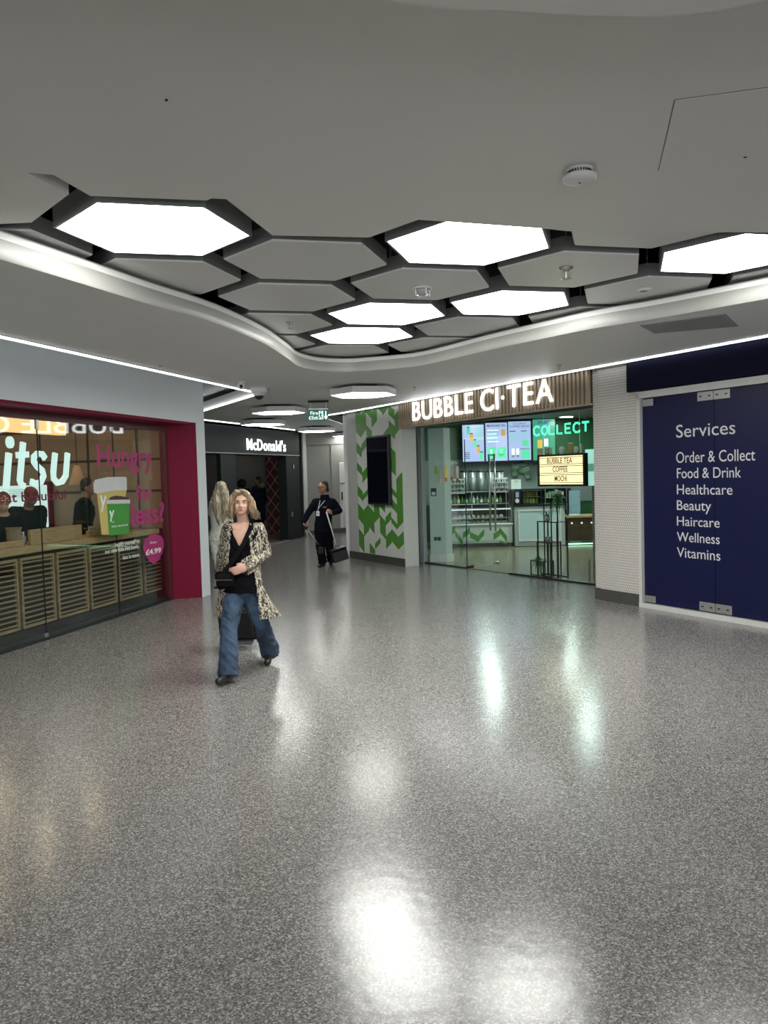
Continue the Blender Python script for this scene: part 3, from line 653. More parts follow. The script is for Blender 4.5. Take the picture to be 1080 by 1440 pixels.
# black portrait screen
o = thing('portrait_screen', 'black switched-off portrait screen on the green chevron wall', 'screen', FR.w(tv[0], .0, 1.15))
build(MB().bbox(tv[0], tv[1], .004, .07, 1.13, 2.45, .01, FR.M), 'casing', M_black, o)
build(MB().box(tv[0] + .03, tv[1] - .03, .07, .073, 1.17, 2.41, FR.M), 'display', mat('screen_off_glass', (.004, .005, .01), .08, spec=.6), o)
# return wall joint, small sign
# ---- glass shop front
o = thing('glass_shopfront', 'frameless clear glass front of the tea shop with open doorway', 'glass front', GR.w(.1, 0, 0))
gA = GR.px(657, 801)[0]; gB = GR.px(717, 810)[0]; gE = GR.px(833.5, 823)[0] + .35
build(MB().box(.15, gA, -.006, .006, .02, 2.6, GR.M), 'pane', M_gl, o)
gm = GR.px(802, 640)[0]
build(MB().box(gB, gm - .004, -.006, .006, .02, 2.6, GR.M), 'pane', M_gl, o)
build(MB().box(gm + .004, gE, -.006, .006, .02, 2.6, GR.M), 'pane', M_gl, o)
build(MB().box(gA, gB, -.006, .006, 2.3, 2.6, GR.M), 'pane', M_gl, o)
build(MB().box(.1, gA, -.02, .02, 0.0, .025, GR.M), 'bottom_channel', M_black, o)
build(MB().box(gB, gE, -.02, .02, 0.0, .03, GR.M), 'bottom_channel', M_black, o)
build(MB().box(.0, gE, -.025, .025, 2.57, 2.62, GR.M), 'top_channel', M_steel, o)
struct(obj_box('wall_shop', M_oakd, GR, -.1, gE, -.08, .06, 2.62, 3.0))
# open leaf swung inwards
de = onz(690, 792, 0); ds = GR.w(gA + .01, 0, 0); DF = Frame((ds.x, ds.y), (de.x + .02, de.y - .25)); Ld = .86
M_ge = mat('glass_edge_dark', (.02, .05, .045), .2)
o = thing('glass_door', 'frameless glass door leaf standing open with long steel bar handle', 'door', ds)
build(MB().box(0, Ld, -.006, .006, .015, 2.28, DF.M), 'pane', M_gl, o)
build(MB().box(-.008, .0, -.008, .008, .015, 2.28, DF.M), 'edge', M_ge, o)
build(MB().bbox(-.02, .16, -.02, .02, .0, .05, .004, DF.M), 'floor_pivot', M_black, o)
build(MB().bbox(Ld - .1, Ld + .01, -.02, .02, .0, .05, .004, DF.M), 'floor_guide', M_steel, o)
for s_, nn in ((1, .06), (-1, -.06)):
    mb = MB(); mb.tube([DF.w(Ld - .12, nn, .62), DF.w(Ld - .12, nn, 2.02)], .017, 12)
    for z in (.72, 1.92): mb.tube([DF.w(Ld - .12, 0, z), DF.w(Ld - .12, nn, z)], .012, 8)
    build(mb, 'bar_handle', M_steel, o, True)
# white column behind the first pane with socket, dots and labels
_c0 = GR.w(.16, -.12, 0); CP = Frame((_c0.x, _c0.y), (_c0.x + .30, _c0.y - .20))
o = thing('white_column', 'pale panel column just inside the left pane of the tea shop', 'column', CP.w(0, 0, 0))
build(MB().bbox(0, .34, -.25, 0, 0.0, 2.55, .006, CP.M), 'column_body', mat('pale_mint_paint', (.50, .60, .56), .5), o)
build(MB().bbox(-.01, .36, -.27, .012, 0.012, .16, .004, CP.M), 'skirting', M_white, o)
build(MB().bbox(.08, .24, 0, .012, .42, .50, .003, CP.M), 'socket', mat('socket_grey', (.25, .27, .27), .4, metal=.5), o)
for dx in (.12, .20): build(MB().box(dx - .018, dx + .018, .012, .014, .435, .485, CP.M), 'socket_insert', M_blackm, o)
mb = MB()
for r in range(3):
    for k in range(4): mb.lathe([(.006, 0), (.006, .003)], 8, Matrix.Translation(CP.w(.08 + k * .07, .001, .95 + r * .19 - (.1 if r == 0 else 0))) @ CP.M.to_3x3().to_4x4() @ Matrix.Rotation(-PI / 2, 4, 'X'))
build(mb, 'dot_row', M_grey, o)['kind'] = 'stuff'
build(MB().box(.04, .16, .001, .004, 1.27, 1.42, CP.M), 'sticker', M_blackm, o); build(MB().box(.06, .14, .004, .005, 1.29, 1.35, CP.M), 'sticker_code', M_white, o)
# stickers on the left pane: drinks picture row
def px_n(fr, x, y, n=0): return fr.px(x, y, n)
cols = [((.20, .5, .08), (.4, .7, .2)), ((.5, .45, .4), (.6, .6, .5)), ((.75, .7, .15), (.6, .15, .05)), ((.55, .4, .25), (.3, .12, .05)), ((.6, .58, .55), (.2, .1, .08))]
o = thing('slush_cup_sticker', 'row of printed slush cups with the word slushes on the glass', 'sticker', GR.w(GR.px(607, 680)[0], .008, 1.4))
for k, (x, y0, y1) in enumerate(((612.5, 656, 672), (620, 658, 679), (627, 655, 677), (635, 658, 676), (643, 655, 678))):
    t, za = GR.px(x, y0, .008); _, zb_ = GR.px(x, y1, .008); w = .042
    mb = MB(); P = [(t - w * .7, zb_), (t + w * .7, zb_), (t + w, za - .05), (t + w * .6, za), (t - w * .6, za), (t - w, za - .05)]
    mb.add([GR.w(a, .008, b) for a, b in P] + [GR.w(a, .0095, b) for a, b in P], [(0, 1, 2, 3, 4, 5), (11, 10, 9, 8, 7, 6)]); build(mb, 'cup_print', mat('cup_print_%d' % k, cols[k][0], .6), o)
    mb = MB(); P = [(t - w * .72, zb_), (t + w * .72, zb_), (t + w * .8, zb_ + .07), (t - w * .8, zb_ + .07)]; mb.add([GR.w(a, .0105, b) for a, b in P], [(0, 1, 2, 3)]); build(mb, 'syrup_print', mat('syrup_print_%d' % k, cols[k][1], .6), o)
ta, za = GR.px(612, 654, .008); tb, _ = GR.px(643, 652, .008); mb = MB(); text(mb, 'Slushes', GR, ta, tb, za, za + .07, n=.008, depth=.001); build(mb, 'lettering', M_white, o)
# neon word hung behind the right panes
M_neon = mat('green_neon_tube', (.1, .9, .5), .4, emit=2.0, ecol=(.08, .95, .50), var=0)
n_ = -.10
tc0, zc0 = GR.px(751, 612.5, n_); tc1, _ = GR.px(831, 608, n_); _, zc1 = GR.px(755, 600, n_)
o = thing('neon_word', 'green outlined neon word COLLECT glowing behind the right panes', 'neon sign', GR.w(tc0, n_, zc0))
# outline letters traced as tubes on a simple skeleton
SK = {'C': [[(.95, .85), (.7, 1), (.3, 1), (.0, .75), (.0, .25), (.3, 0), (.7, 0), (.95, .15)]], 'O': [[(.5, 1), (.15, .85), (0, .5), (.15, .15), (.5, 0), (.85, .15), (1, .5), (.85, .85), (.5, 1)]],
      'L': [[(0, 1), (0, 0), (.8, 0)]], 'E': [[(.85, 1), (0, 1), (0, 0), (.85, 0)], [(0, .5), (.7, .5)]], 'T': [[(0, 1), (1, 1)], [(.5, 1), (.5, 0)]]}
zz0, zz1 = 2.30, 2.44
zz0, zz1 = zc0, zc1
lw = (tc1 - tc0) / 7
for k, ch in enumerate('COLLECT'):
    mb = MB()
    for off in (-1, 1):
        for st in SK[ch]:
            cx = sum(p_[0] for p_ in st) / len(st); g = .010 * off
            pts = []
            for i, p_ in enumerate(st):
                q0 = Vector(st[max(i - 1, 0)]); q1 = Vector(st[min(i + 1, len(st) - 1)]); tt = (q1 - q0)
                if tt.length < 1e-6: tt = Vector((1, 0))
                tt.normalize(); nn = Vector((-tt.y, tt.x)) * g
                pts.append(GR.w(tc0 + (k + p_[0] * .78) * lw + nn.x, n_, zz0 + p_[1] * (zz1 - zz0) + nn.y))
            mb.tube(pts, .0045, 6)
    build(mb, 'neon_letter', M_neon, o)
for t in (tc0 + .1, tc1 - .1): build(MB().tube([GR.w(t, n_, zz1), GR.w(t, n_, 2.97)], .002, 4), 'hanging_wire', M_steel, o)
# ---- lit letter board
n_ = -.16
t0, z1_ = GR.px(756, 640, n_); t1, _ = GR.px(822, 640, n_); _, z0_ = GR.px(756, 684, n_)
o = thing('light_box_sign', 'black framed glowing letter board reading bubble tea, coffee, mochi', 'sign', GR.w((t0 + t1) / 2, n_, z0_)); W = t1 - t0; H = z1_ - z0_
mb = MB(); fw = .03
for a, b, c, d in ((t0, t1, z0_, z0_ + fw), (t0, t1, z1_ - fw, z1_), (t0, t0 + fw, z0_ + fw, z1_ - fw), (t1 - fw, t1, z0_ + fw, z1_ - fw)): mb.box(a, b, n_ - .06, n_ + .01, c, d, GR.M)
mb.box(t0, t1, n_ - .07, n_ - .06, z0_, z1_, GR.M); build(mb, 'frame', M_black, o)
M_warm = mat('warm_backlit_acrylic', (.3, .25, .15), .4, emit=1.05, ecol=(1, .80, .42), var=.02)
build(MB().box(t0 + fw, t1 - fw, n_ - .05, n_ - .012, z0_ + fw, z1_ - fw, GR.M), 'backlit_panel', M_warm, o)
for k, f in enumerate((.06, .335, .40, .645, .71, .95)):
    zz = z0_ + fw + (H - 2 * fw) * f; build(MB().box(t0 + fw, t1 - fw, n_ - .012, n_ - .008, zz - .004, zz + .004, GR.M), 'rail', M_oakd, o)
M_lred = mat('dark_red_letter', (.25, .03, .02), .5)
M_lblk = mat('dark_letter', (.03, .03, .03), .5)
for s_, f, a, b, mm in (('BUBBLE TEA', .73, .20, .74, M_lred), ('COFFEE', .43, .32, .64, M_lblk), ('MOCHI', .10, .36, .62, M_lred)):
    mb = MB(); zz = z0_ + fw + (H - 2 * fw) * (f + .01); text(mb, s_, GR, t0 + W * a, t0 + W * b, zz, zz + H * .17, n=n_ - .011, depth=.002, bold=.01); build(mb, 'lettering', mm, o)
for t in (t0 + .12, t1 - .12): build(MB().tube([GR.w(t, n_ - .03, z1_), GR.w(t, n_ - .03, 2.97)], .0025, 5), 'hanging_wire', M_steel, o)
topz = z1_
def cup(P, h, r0, r1, mbody, mlid, label, cat='cup', group=None, lid='flat', fill=None):
    o = thing('drink_cup', label, cat, P, group); T = Matrix.Translation(P)
    build(MB().lathe([(r0, 0), (r1, h)], 14, T), 'cup_body', mbody, o, True)
    if lid == 'dome': build(MB().lathe([(r1 * 1.06, h), (r1 * 1.06, h + .008), (r1 * .9, h + .03), (r1 * .5, h + .045), (.004, h + .048)], 14, T), 'lid', mlid, o, True)
    else: build(MB().lathe([(r1 * 1.06, h), (r1 * 1.06, h + .012), (r1 * .9, h + .016)], 14, T), 'lid', mlid, o, True)
    return o
M_cl = mat('cloudy_plastic', (.55, .58, .55), .3); M_am = mat('amber_tea', (.45, .2, .03), .3, emit=.05); M_gc = mat('green_paper_cup', (.28, .42, .25), .5)
for x, h, r, mm, l, lid in ((770, .10, .035, M_gc, 'green cup on the letter board, leftmost', 'flat'), (790, .07, .045, M_cl, 'clear domed cup on the letter board beside the amber drink', 'dome'), (802.5, .15, .034, M_am, 'tall amber iced tea cup standing on the letter board', 'flat'), (810, .06, .035, M_cl, 'small clear cup on the letter board right of the amber drink', 'dome'), (817, .09, .02, M_plast, 'little white figure cup at the right end of the letter board', 'dome')):
    t, _ = GR.px(x, 636, n_ - .03); cup(GR.w(t, n_ - .03, topz), h, r * .75, r, mm, M_plast, l, lid=lid)
# mint display unit seen right of the letter board
a = GR.px(825, 660, -.5)[0]
o = thing('mint_display_panel', 'narrow backlit mint panel right of the letter board', 'panel', GR.w(a, -.5, 1.25))
_, zA = GR.px(826, 632, -.5); _, zB = GR.px(826, 683, -.5)
build(MB().bbox(a - .03, a + .25, -.56, -.5, zB, zA, .005, GR.M), 'panel_body', mat('mint_backlit', (.5, .9, .8), .4, emit=.55, ecol=(.45, .85, .75), var=.25, nscale=3), o)
build(MB().box(a - .03, a + .25, -.5, -.497, (zA + zB) / 2 - .06, (zA + zB) / 2 + .06, GR.M), 'printed_band', mat('mint_band', (.15, .5, .35), .4, emit=.25, ecol=(.3, .7, .5)), o)
build(MB().box(a + .08, a + .14, -.56, -.52, 0.012, zB, GR.M), 'stand_post', M_steel, o)
# ---- tea shop inside. Counters face the viewer at about y = 18
CY = 18.0
def xz(x, y, Y=CY): p = ony(x, y, Y); return p.x, p.z
x0, _ = xz(617, 770); x1, _ = xz(721.5, 770); x2, _ = xz(723.5, 770); x3, _ = xz(794, 770); x4 = 7.2
cz = xz(700, 738)[1]; ctop2 = xz(760, 711)[1]
M_ctr = mat('pale_counter_front', (.42, .46, .42), .35)
o = thing('display_counter', 'pale counter with green zigzag front under the glass food case', 'counter', (x0, CY, 0))
build(MB().bbox(x0, x1, CY, CY + .9, .1, cz, .01), 'counter_body', M_ctr, o); build(MB().box(x0, x1 - .02, CY + .05, CY + .8, 0, .1), 'plinth', M_skirt, o)
build(MB().bbox(x0 - .02, x1 + .01, CY - .03, CY + .92, cz, cz + .035, .006), 'counter_top', M_plast, o)
build(MB().box(x0 + .05, x1 - .1, CY - .008, CY - .001, .16, cz - .06), 'front_panel', mat('front_white', (.5, .54, .5), .35), o)
mb = MB(); zc = (.16 + cz) / 2
zig = [(621, 756, 640, 745), (640, 750, 651, 764), (651, 754, 661, 745), (661, 752, 673, 758), (673, 757, 681, 748), (694, 755, 703, 749), (702, 745, 713, 758), (702, 761, 713, 765)]
for xa, ya_, xb, yb in zig:
    a = xz(xa, ya_, CY - .009); b = xz(xb, yb, CY - .009); h = .14 if ya_ != 761 else .04
    mb.add([(a[0], CY - .009, a[1] - h / 2), (b[0], CY - .009, b[1] - h / 2), (b[0], CY - .009, b[1] + h / 2), (a[0], CY - .009, a[1] + h / 2)], [(0, 1, 2, 3)])
build(mb, 'zigzag_print', M_green, o)
# glass case on it
case_z0, case_z1 = cz + .035, xz(700, 714)[1]
o = thing('food_display_case', 'lit glass food case full of colourful sweets on the pale counter', 'display case', (x0, CY, case_z0))
mb = MB()
for xx in (x0, x1 - .02): mb.box(xx, xx + .02, CY + .02, CY + .5, case_z0, case_z1)
mb.box(x0, x1, CY + .02, CY + .05, case_z1 - .02, case_z1); build(mb, 'frame', M_steel, o)
build(MB().box(x0, x1, CY + .02, CY + .5, case_z1, case_z1 + .012), 'top_glass', M_gl, o); build(MB().box(x0 + .02, x1 - .02, CY + .022, CY + .028, case_z0, case_z1 - .02), 'front_glass', M_gl, o)
build(MB().box(x0 + .03, x1 - .03, CY + .035, CY + .05, case_z1 - .038, case_z1 - .026), 'case_lamp', mat('case_lamp_light', (1, 1, 1), .4, emit=1.1, ecol=(.9, 1, .95), var=0), o)
build(MB().box(x0 + .03, x1 - .03, CY + .05, CY + .5, case_z0 + .11, case_z0 + .12), 'shelf', M_steel, o)
random.seed(11)
pal = [(.45, .12, .06), (.6, .35, .08), (.12, .4, .08), (.5, .5, .4), (.45, .08, .1), (.5, .4, .1), (.03, .03, .03), (.15, .45, .15), (.55, .2, .12)]
k = 0; xx = x0 + .08
while xx < x1 - .12:
    for lev in (0, 1):
        c = pal[(k * 3 + lev * 5 + (k // 3)) % len(pal)]; mm = mat('food_%d' % (pal.index(c)), c, .6, var=.3, nscale=20)
        T = Matrix.Translation((xx, CY + .2, case_z0 + (.005 if lev == 0 else .122))); r = .045
        t_ = thing('sweet_tub', 'small tub of sweets on the %s level of the food case, %s from the left' % (('lower', 'upper')[lev], ORD[k]), 'food tub', T.translation, 'tubs in the food case')
        build(MB().lathe([(r * .8, 0), (r, .035), (r * .92, .036)], 12, T), 'tub', M_cl, t_); build(MB().ell(T.translation + Vector((0, 0, .038)), (r * .9, r * .9, .03), n=10, m=6), 'filling', mm, t_, True)
    xx += .105; k += 1
# shelf over the case with syrup bottles
sz0 = xz(700, 713)[1] + .05; sz1 = xz(700, 692)[1]
o = thing('bottle_shelf', 'two tier glass shelf holding syrup bottles above the food case', 'shelf', (x0, CY + .55, sz0))
build(MB().box(x0, x1, CY + .45, CY + .75, sz0, sz0 + .015), 'shelf_board', M_steel, o); build(MB().box(x0, x1, CY + .45, CY + .75, sz1, sz1 + .015), 'shelf_board', M_steel, o)
for xx in (x0 + .01, (x0 + x1) / 2, x1 - .03): build(MB().box(xx, xx + .02, CY + .72, CY + .74, cz + .035, sz1), 'post', M_steel, o)
bc = [(.10, .2, .03), (.12, .3, .05), (.35, .35, .06), (.55, .6, .58), (.5, .52, .52), (.1, .16, .1), (.4, .15, .1)]
k = 0; xx = x0 + .08
def bottle(P, h, r, m1, m2, label, group):
    T = Matrix.Translation(P); o = thing('syrup_bottle', label, 'bottle', P, group)
    build(MB().lathe([(r, 0), (r, h * .62), (r * .45, h * .78), (r * .35, h)], 12, T), 'bottle_body', m1, o, True); build(MB().lathe([(r * .45, h), (r * .45, h + .03), (.006, h + .035)], 8, T), 'cap', m2, o, True)
    build(MB().lathe([(r * 1.02, h * .15), (r * 1.02, h * .5)], 12, T), 'label_band', M_plast if k % 2 else M_green, o)
    return o
while xx < x1 - .1:
    i = 0 if xx < x0 + .7 else (3 if xx < x0 + 1.1 else random.choice([0, 5, 6])); c = bc[(i + k % 3) % len(bc)]
    bottle(Vector((xx, CY + .58, sz0 + .015)), .19, .034, mat('bottle_%d' % bc.index(c), c, .3, var=.2), M_blackm, 'slim syrup bottle above the food case, %s from the left' % ORD[k], 'syrup bottles on the lower shelf')
    xx += .088; k += 1
# white rack of small cups at the left and a lidded rack at the centre
def rack(xa, xb, ya_, yb, Y, rows, colsn, label, mprod):
    a, zt = xz(xa, ya_, Y); b, zb2 = xz(xb, yb, Y); o = thing('tub_rack', label, 'rack', (a, Y, zb2))
    build(MB().box(a, b, Y + .1, Y + .12, zb2, zt), 'back_board', M_plast, o)
    hh = (zt - zb2) / rows
    for r in range(rows):
        build(MB().box(a, b, Y, Y + .1, zb2 + r * hh, zb2 + r * hh + .012), 'rack_shelf', M_plast, o)
    ww = (b - a) / colsn
    for r in range(rows):
        for c in range(colsn):
            p_ = Vector((a + (c + .5) * ww, Y + .05, zb2 + r * hh + .012)); T = Matrix.Translation(p_)
            q = build(MB().lathe([(ww * .28, 0), (ww * .36, hh * .55), (ww * .2, hh * .62)], 10, T), 'small_tub', mprod[(r + c) % len(mprod)]); tag(q, 'lidded tub in the ' + ('left' if xa < 650 else 'middle') + ' white rack, %s row up, %s from left' % (ORD[r], ORD[c]), 'tub', 'tubs in the ' + ('left' if xa < 650 else 'middle') + ' rack')
rack(626, 654, 674, 694, CY + .45, 3, 6, 'white rack of dark lidded tubs at the left of the shelf', [mat('tub_dark', (.06, .09, .07), .5), mat('tub_grn', (.1, .25, .12), .5)])
rack(693, 715, 672, 692, CY + .45, 3, 6, 'white rack of small tubs right of the door handle', [mat('tub_grey', (.22, .28, .26), .5), mat('tub_dark', (.06, .09, .07), .5)])
# steel canisters on the back shelf
for k, x in enumerate((652, 664, 676, 690, 703)):
    a, zt = xz(x, 662, 19.6); _, zb2 = xz(x, 690, 19.6); h = zt - zb2; T = Matrix.Translation((a, 19.6, zb2))
    o = thing('steel_canister', 'steel canister with black lid under the menu screens, %s from the left' % ORD[k], 'canister', T.translation, 'canisters on the back shelf')
    build(MB().lathe([(.09, 0), (.095, .01), (.095, h - .03)], 18, T), 'canister_body', mat('canister_grey', (.30, .33, .32), .35, metal=.6), o, True); build(MB().lathe([(.10, h - .03), (.10, h), (.02, h + .015)], 18, T), 'lid', M_black, o, True)
a, z_ = xz(617, 691, 19.6); b, _ = xz(800, 691, 19.6)
o = thing('back_shelf', 'long dark back shelf under the menu screens', 'shelf', (a, 19.5, z_ - .06)); build(MB().box(a, b, 19.4, 20.28, z_ - .06, z_ - .01), 'shelf_board', M_dgrey, o); build(MB().box(a, b, 19.6, 20.28, .012, z_ - .06), 'shelf_cabinet', M_dgrey, o)
# cream counter with framed front
o = thing('framed_counter', 'taller pale counter with framed glossy front', 'counter', (x2, CY - .1, 0))
build(MB().bbox(x2, x3, CY - .1, CY + .7, .02, ctop2, .008), 'counter_body', M_ctr, o)
fa, fb = x2 + .08, x3 - .09
mb = MB()
for q in ((fa, fb, .13, .16), (fa, fb, ctop2 - .11, ctop2 - .08), (fa, fa + .03, .16, ctop2 - .11), (fb - .03, fb, .16, ctop2 - .11)): mb.box(q[0], q[1], CY - .125, CY - .1, q[2], q[3])
build(mb, 'front_frame', M_plast, o)
build(MB().box(fa + .03, fb - .03, CY - .108, CY - .1, .16, ctop2 - .11), 'glossy_panel', mat('reflection_tinted_panel', (.55, .68, .68), .12, spec=.9, coat=.6), o)  # glass reflection of strong light put into the pale cyan base colour
build(MB().box(x2 - .02, x3 + .02, CY - .13, CY + .72, ctop2, ctop2 + .03), 'counter_top', M_black, o)
# machines on it
a, zt = xz(733, 690, CY + .2); b, _ = xz(760, 690, CY + .2)
o = thing('pastry_case', 'small black framed case of green and yellow packs on the framed counter', 'display case', (a, CY + .1, ctop2 + .03))
mb = MB(); h = zt - ctop2 - .03
for q in ((a, b, ctop2 + .03, ctop2 + .05), (a, b, zt - .03, zt), (a, a + .025, ctop2 + .05, zt - .03), (b - .025, b, ctop2 + .05, zt - .03)): mb.box(q[0], q[1], CY + .05, CY + .35, q[2], q[3])
build(mb, 'frame', M_black, o); build(MB().box(a, b, CY + .34, CY + .35, ctop2 + .05, zt - .03), 'back', M_dgrey, o); build(MB().box(a + .025, b - .025, CY + .18, CY + .34, (ctop2 + .04 + zt) / 2 - .005, (ctop2 + .04 + zt) / 2 + .005), 'shelf', M_steel, o)
for r in range(2):
    for c in range(5):
        xx = a + .05 + c * (b - a - .09) / 5; zz = ctop2 + .05 if r == 0 else (ctop2 + .04 + zt) / 2 + .005; cc_ = [(.35, .35, .05), (.1, .35, .08), (.45, .3, .08)][(c + r) % 3]
        q = build(MB().bbox(xx, xx + .055, CY + .22, CY + .28, zz, zz + .11, .006), 'snack_pack', mat('pack_%d' % ((c + r) % 3), cc_, .5, var=.3, nscale=30)); tag(q, 'snack pack in the black framed case, %s shelf, %s from left' % (('lower', 'upper')[r], ORD[c]), 'packet', 'packs in the black framed case')
a, zt = xz(721.5, 690, CY + .1); b, _ = xz(731, 690, CY + .1)
o = thing('coffee_grinder', 'black coffee machine with round dial left of the pack case', 'coffee machine', (a, CY, ctop2 + .03))
build(MB().bbox(a, b, CY, CY + .3, ctop2 + .03, zt, .01), 'machine_body', M_black, o); build(MB().bbox(a + .04, b - .04, CY - .01, CY, zt - .15, zt - .03, .004), 'screen', mat('machine_screen', (.2, .25, .3), .3, emit=.15, ecol=(.5, .6, .7)), o)
build(MB().lathe([(.05, 0), (.045, .015)], 16, Matrix.Translation((a + .07, CY, ctop2 + .12)) @ Matrix.Rotation(PI / 2, 4, 'X')), 'dial', M_plast, o)
a, z0c = xz(719, 688, CY + .05); b, z1c = xz(732.5, 674, CY + .05)
q = thing('price_card', 'white price card standing above the coffee machine', 'card', (a, CY + .05, z0c)); build(MB().box(a, b, CY + .05, CY + .06, z0c, z1c), 'card', mat('card_white', (.75, .8, .75), .5), q)
mb = MB(); KF = Frame((a, CY + .05), (b, CY + .05)); text(mb, 'ICE', KF, (b - a) * .35, (b - a) * .7, z1c - .06, z1c - .025, n=.002, depth=.001); build(mb, 'lettering', M_blackm, q)
build(MB().tube([((a + b) / 2, CY + .07, ctop2 + .03), ((a + b) / 2, CY + .07, z1c)], .008, 6), 'stem', M_black, q)
# printed cups on the wall beside the screens
for k, (x, y, r, hh) in enumerate(((723.5, 662, .12, .30), (733.5, 658, 0, .27), (743.5, 666, -.25, .29), (740, 651, -.1, .16))):
    a, zc_ = xz(x, y, 20.2); o = thing('cup_cutout', ['tilted paper cup cutout at the left of the wall group', 'open paper cup cutout in the middle of the wall group', 'tilted paper cup cutout at the right of the wall group', 'small cup cutout above the others on the wall'][k], 'cup cutout', (a, 20.238, zc_ - hh / 2))
    T = Matrix.Translation((a, 20.238, zc_ - hh / 2)) @ Matrix.Rotation(r, 4, 'Y') @ Matrix.Diagonal((1, .35, 1, 1)); build(MB().lathe([(hh * .22, 0), (hh * .32, hh)], 16, T), 'cup_body', mat('pale_mint_cup', (.42, .5, .42), .5), o, True); build(MB().lathe([(hh * .35, hh), (hh * .35, hh * 1.05), (hh * .28, hh * 1.07)], 16, T), 'rim', M_black if k == 1 else M_plast, o)
    build(MB().lathe([(hh * .262, hh * .35), (hh * .29, hh * .7)], 16, T), 'logo_band', mat('cup_band_green', (.12, .3, .12), .5), o)
# wood counter right
o = thing('wood_counter', 'dark wood counter with a row of round lights at the right of the shop', 'counter', (x3 + .05, CY - .1, 0)); wz = xz(815, 725)[1]
build(MB().bbox(x3 + .04, x4, CY - .1, CY + .6, .1, wz - .04, .006), 'counter_body', wood_mat('dark_walnut', (.045, .03, .015), (.07, .045, .022), sx=2, sz=3), o)
build(MB().bbox(x3 + .02, x4, CY - .14, CY + .62, wz - .04, wz, .004), 'counter_top', M_count, o)
for k in range(8):
    build(MB().lathe([(.025, 0), (.02, .012)], 12, Matrix.Translation((x3 + .15 + k * .22, CY - .1, wz - .16)) @ Matrix.Rotation(PI / 2, 4, 'X')), 'button_light', mat('button_lamp', (.8, .5, .3), .4, emit=.5, ecol=(1, .75, .5)), o)
a, _ = xz(796, 720); build(MB().box(x3 + .05, x4, CY - .09, CY - .07, .03, .05), 'plinth_light', mat('plinth_glow', (.6, 1, .7), .4, emit=1.8, ecol=(.5, 1, .65), var=0), o)
o = thing('card_terminal', 'small till with screen on the wood counter', 'till', (xz(808, 722)[0], CY + .1, wz)); p_ = Vector(o['_w'])
build(MB().bbox(p_.x - .12, p_.x + .12, p_.y - .08, p_.y + .1, wz, wz + .03, .005), 'base', M_plast, o); build(MB().bbox(p_.x - .14, p_.x - .1, p_.y - .02, p_.y + .02, wz, wz + .16, .005), 'printer', M_black, o)
a, zA = xz(800, 690, CY + 1.4); b, zB = xz(816, 718, CY + 1.4)
o = thing('info_poster', 'pale blue poster standing behind the till', 'poster', (a, CY + 1.4, zB)); build(MB().box(a, b, CY + 1.4, CY + 1.42, zB - .8, zA), 'poster_board', mat('poster_blue', (.25, .38, .42), .5, emit=.08, ecol=(.4, .6, .7), var=.25, nscale=14), o)
build(MB().box(a, b, CY + 1.42, CY + 1.46, .012, zB - .79), 'stand', M_dgrey, o)
# cup shelf unit behind right
a, zA = xz(765, 690, 19.3); b, _ = xz(796, 690, 19.3)
o = thing('wire_shelf', 'open wire shelf of cups behind the framed counter', 'shelf', (a, 19.3, .012)); 
for i in range(4): build(MB().box(a, b, 19.2, 19.45, .75 + i * .28, .765 + i * .28), 'shelf_board', M_steel, o)
for xx in (a, b - .02): build(MB().box(xx, xx + .02, 19.2, 19.22, .012, 1.7), 'post', M_steel, o)
random.seed(3)
for i in range(3):
    for c in range(6):
        h = random.uniform(.1, .2); q = build(MB().lathe([(.03, 0), (.04, h)], 10, Matrix.Translation((a + .07 + c * (b - a - .12) / 5.5, 19.3, .765 + i * .28 + .28 * 0 + .0))), 'stacked_cup', random.choice([M_cl, M_blackm, M_gc])); tag(q, 'cup stack on the open wire shelf, %s tier up, %s from left' % (ORD[i], ORD[c]), 'cup', 'cups on the wire shelf')
# menu screens on the back wall
SY = 19.9
M_s = [mat('menu_blue_glow', (.04, .05, .09), .3, emit=.66, ecol=(.50, .62, .98), var=.05), mat('menu_green_glow', (.01, .05, .03), .3, emit=.42, ecol=(.10, .62, .34), var=.05)]
M_mp = mat('menu_print_dark', (.03, .05, .12), .5, emit=0); M_mo = mat('menu_print_orange', (.5, .25, .05), .5, emit=.35, ecol=(.8, .45, .1)); M_mg = mat('menu_print_green', (.05, .4, .2), .5, emit=.5, ecol=(.12, .65, .35)); M_mw = mat('menu_print_white', (.8, .9, .8), .5, emit=.8, ecol=(.8, .95, .85))
scr = [(650, 598, 680, 649, 0, 'left menu screen showing a diagonal row of coloured drinks'), (682.5, 595, 713, 648, 0, 'second menu screen with a dark headline and green boxes'), (714.5, 593, 746, 647, 0, 'third menu screen headed coconut coffee series'), (749, 590, 780, 647, 1, 'green menu screen headed hunt behind the neon word')]
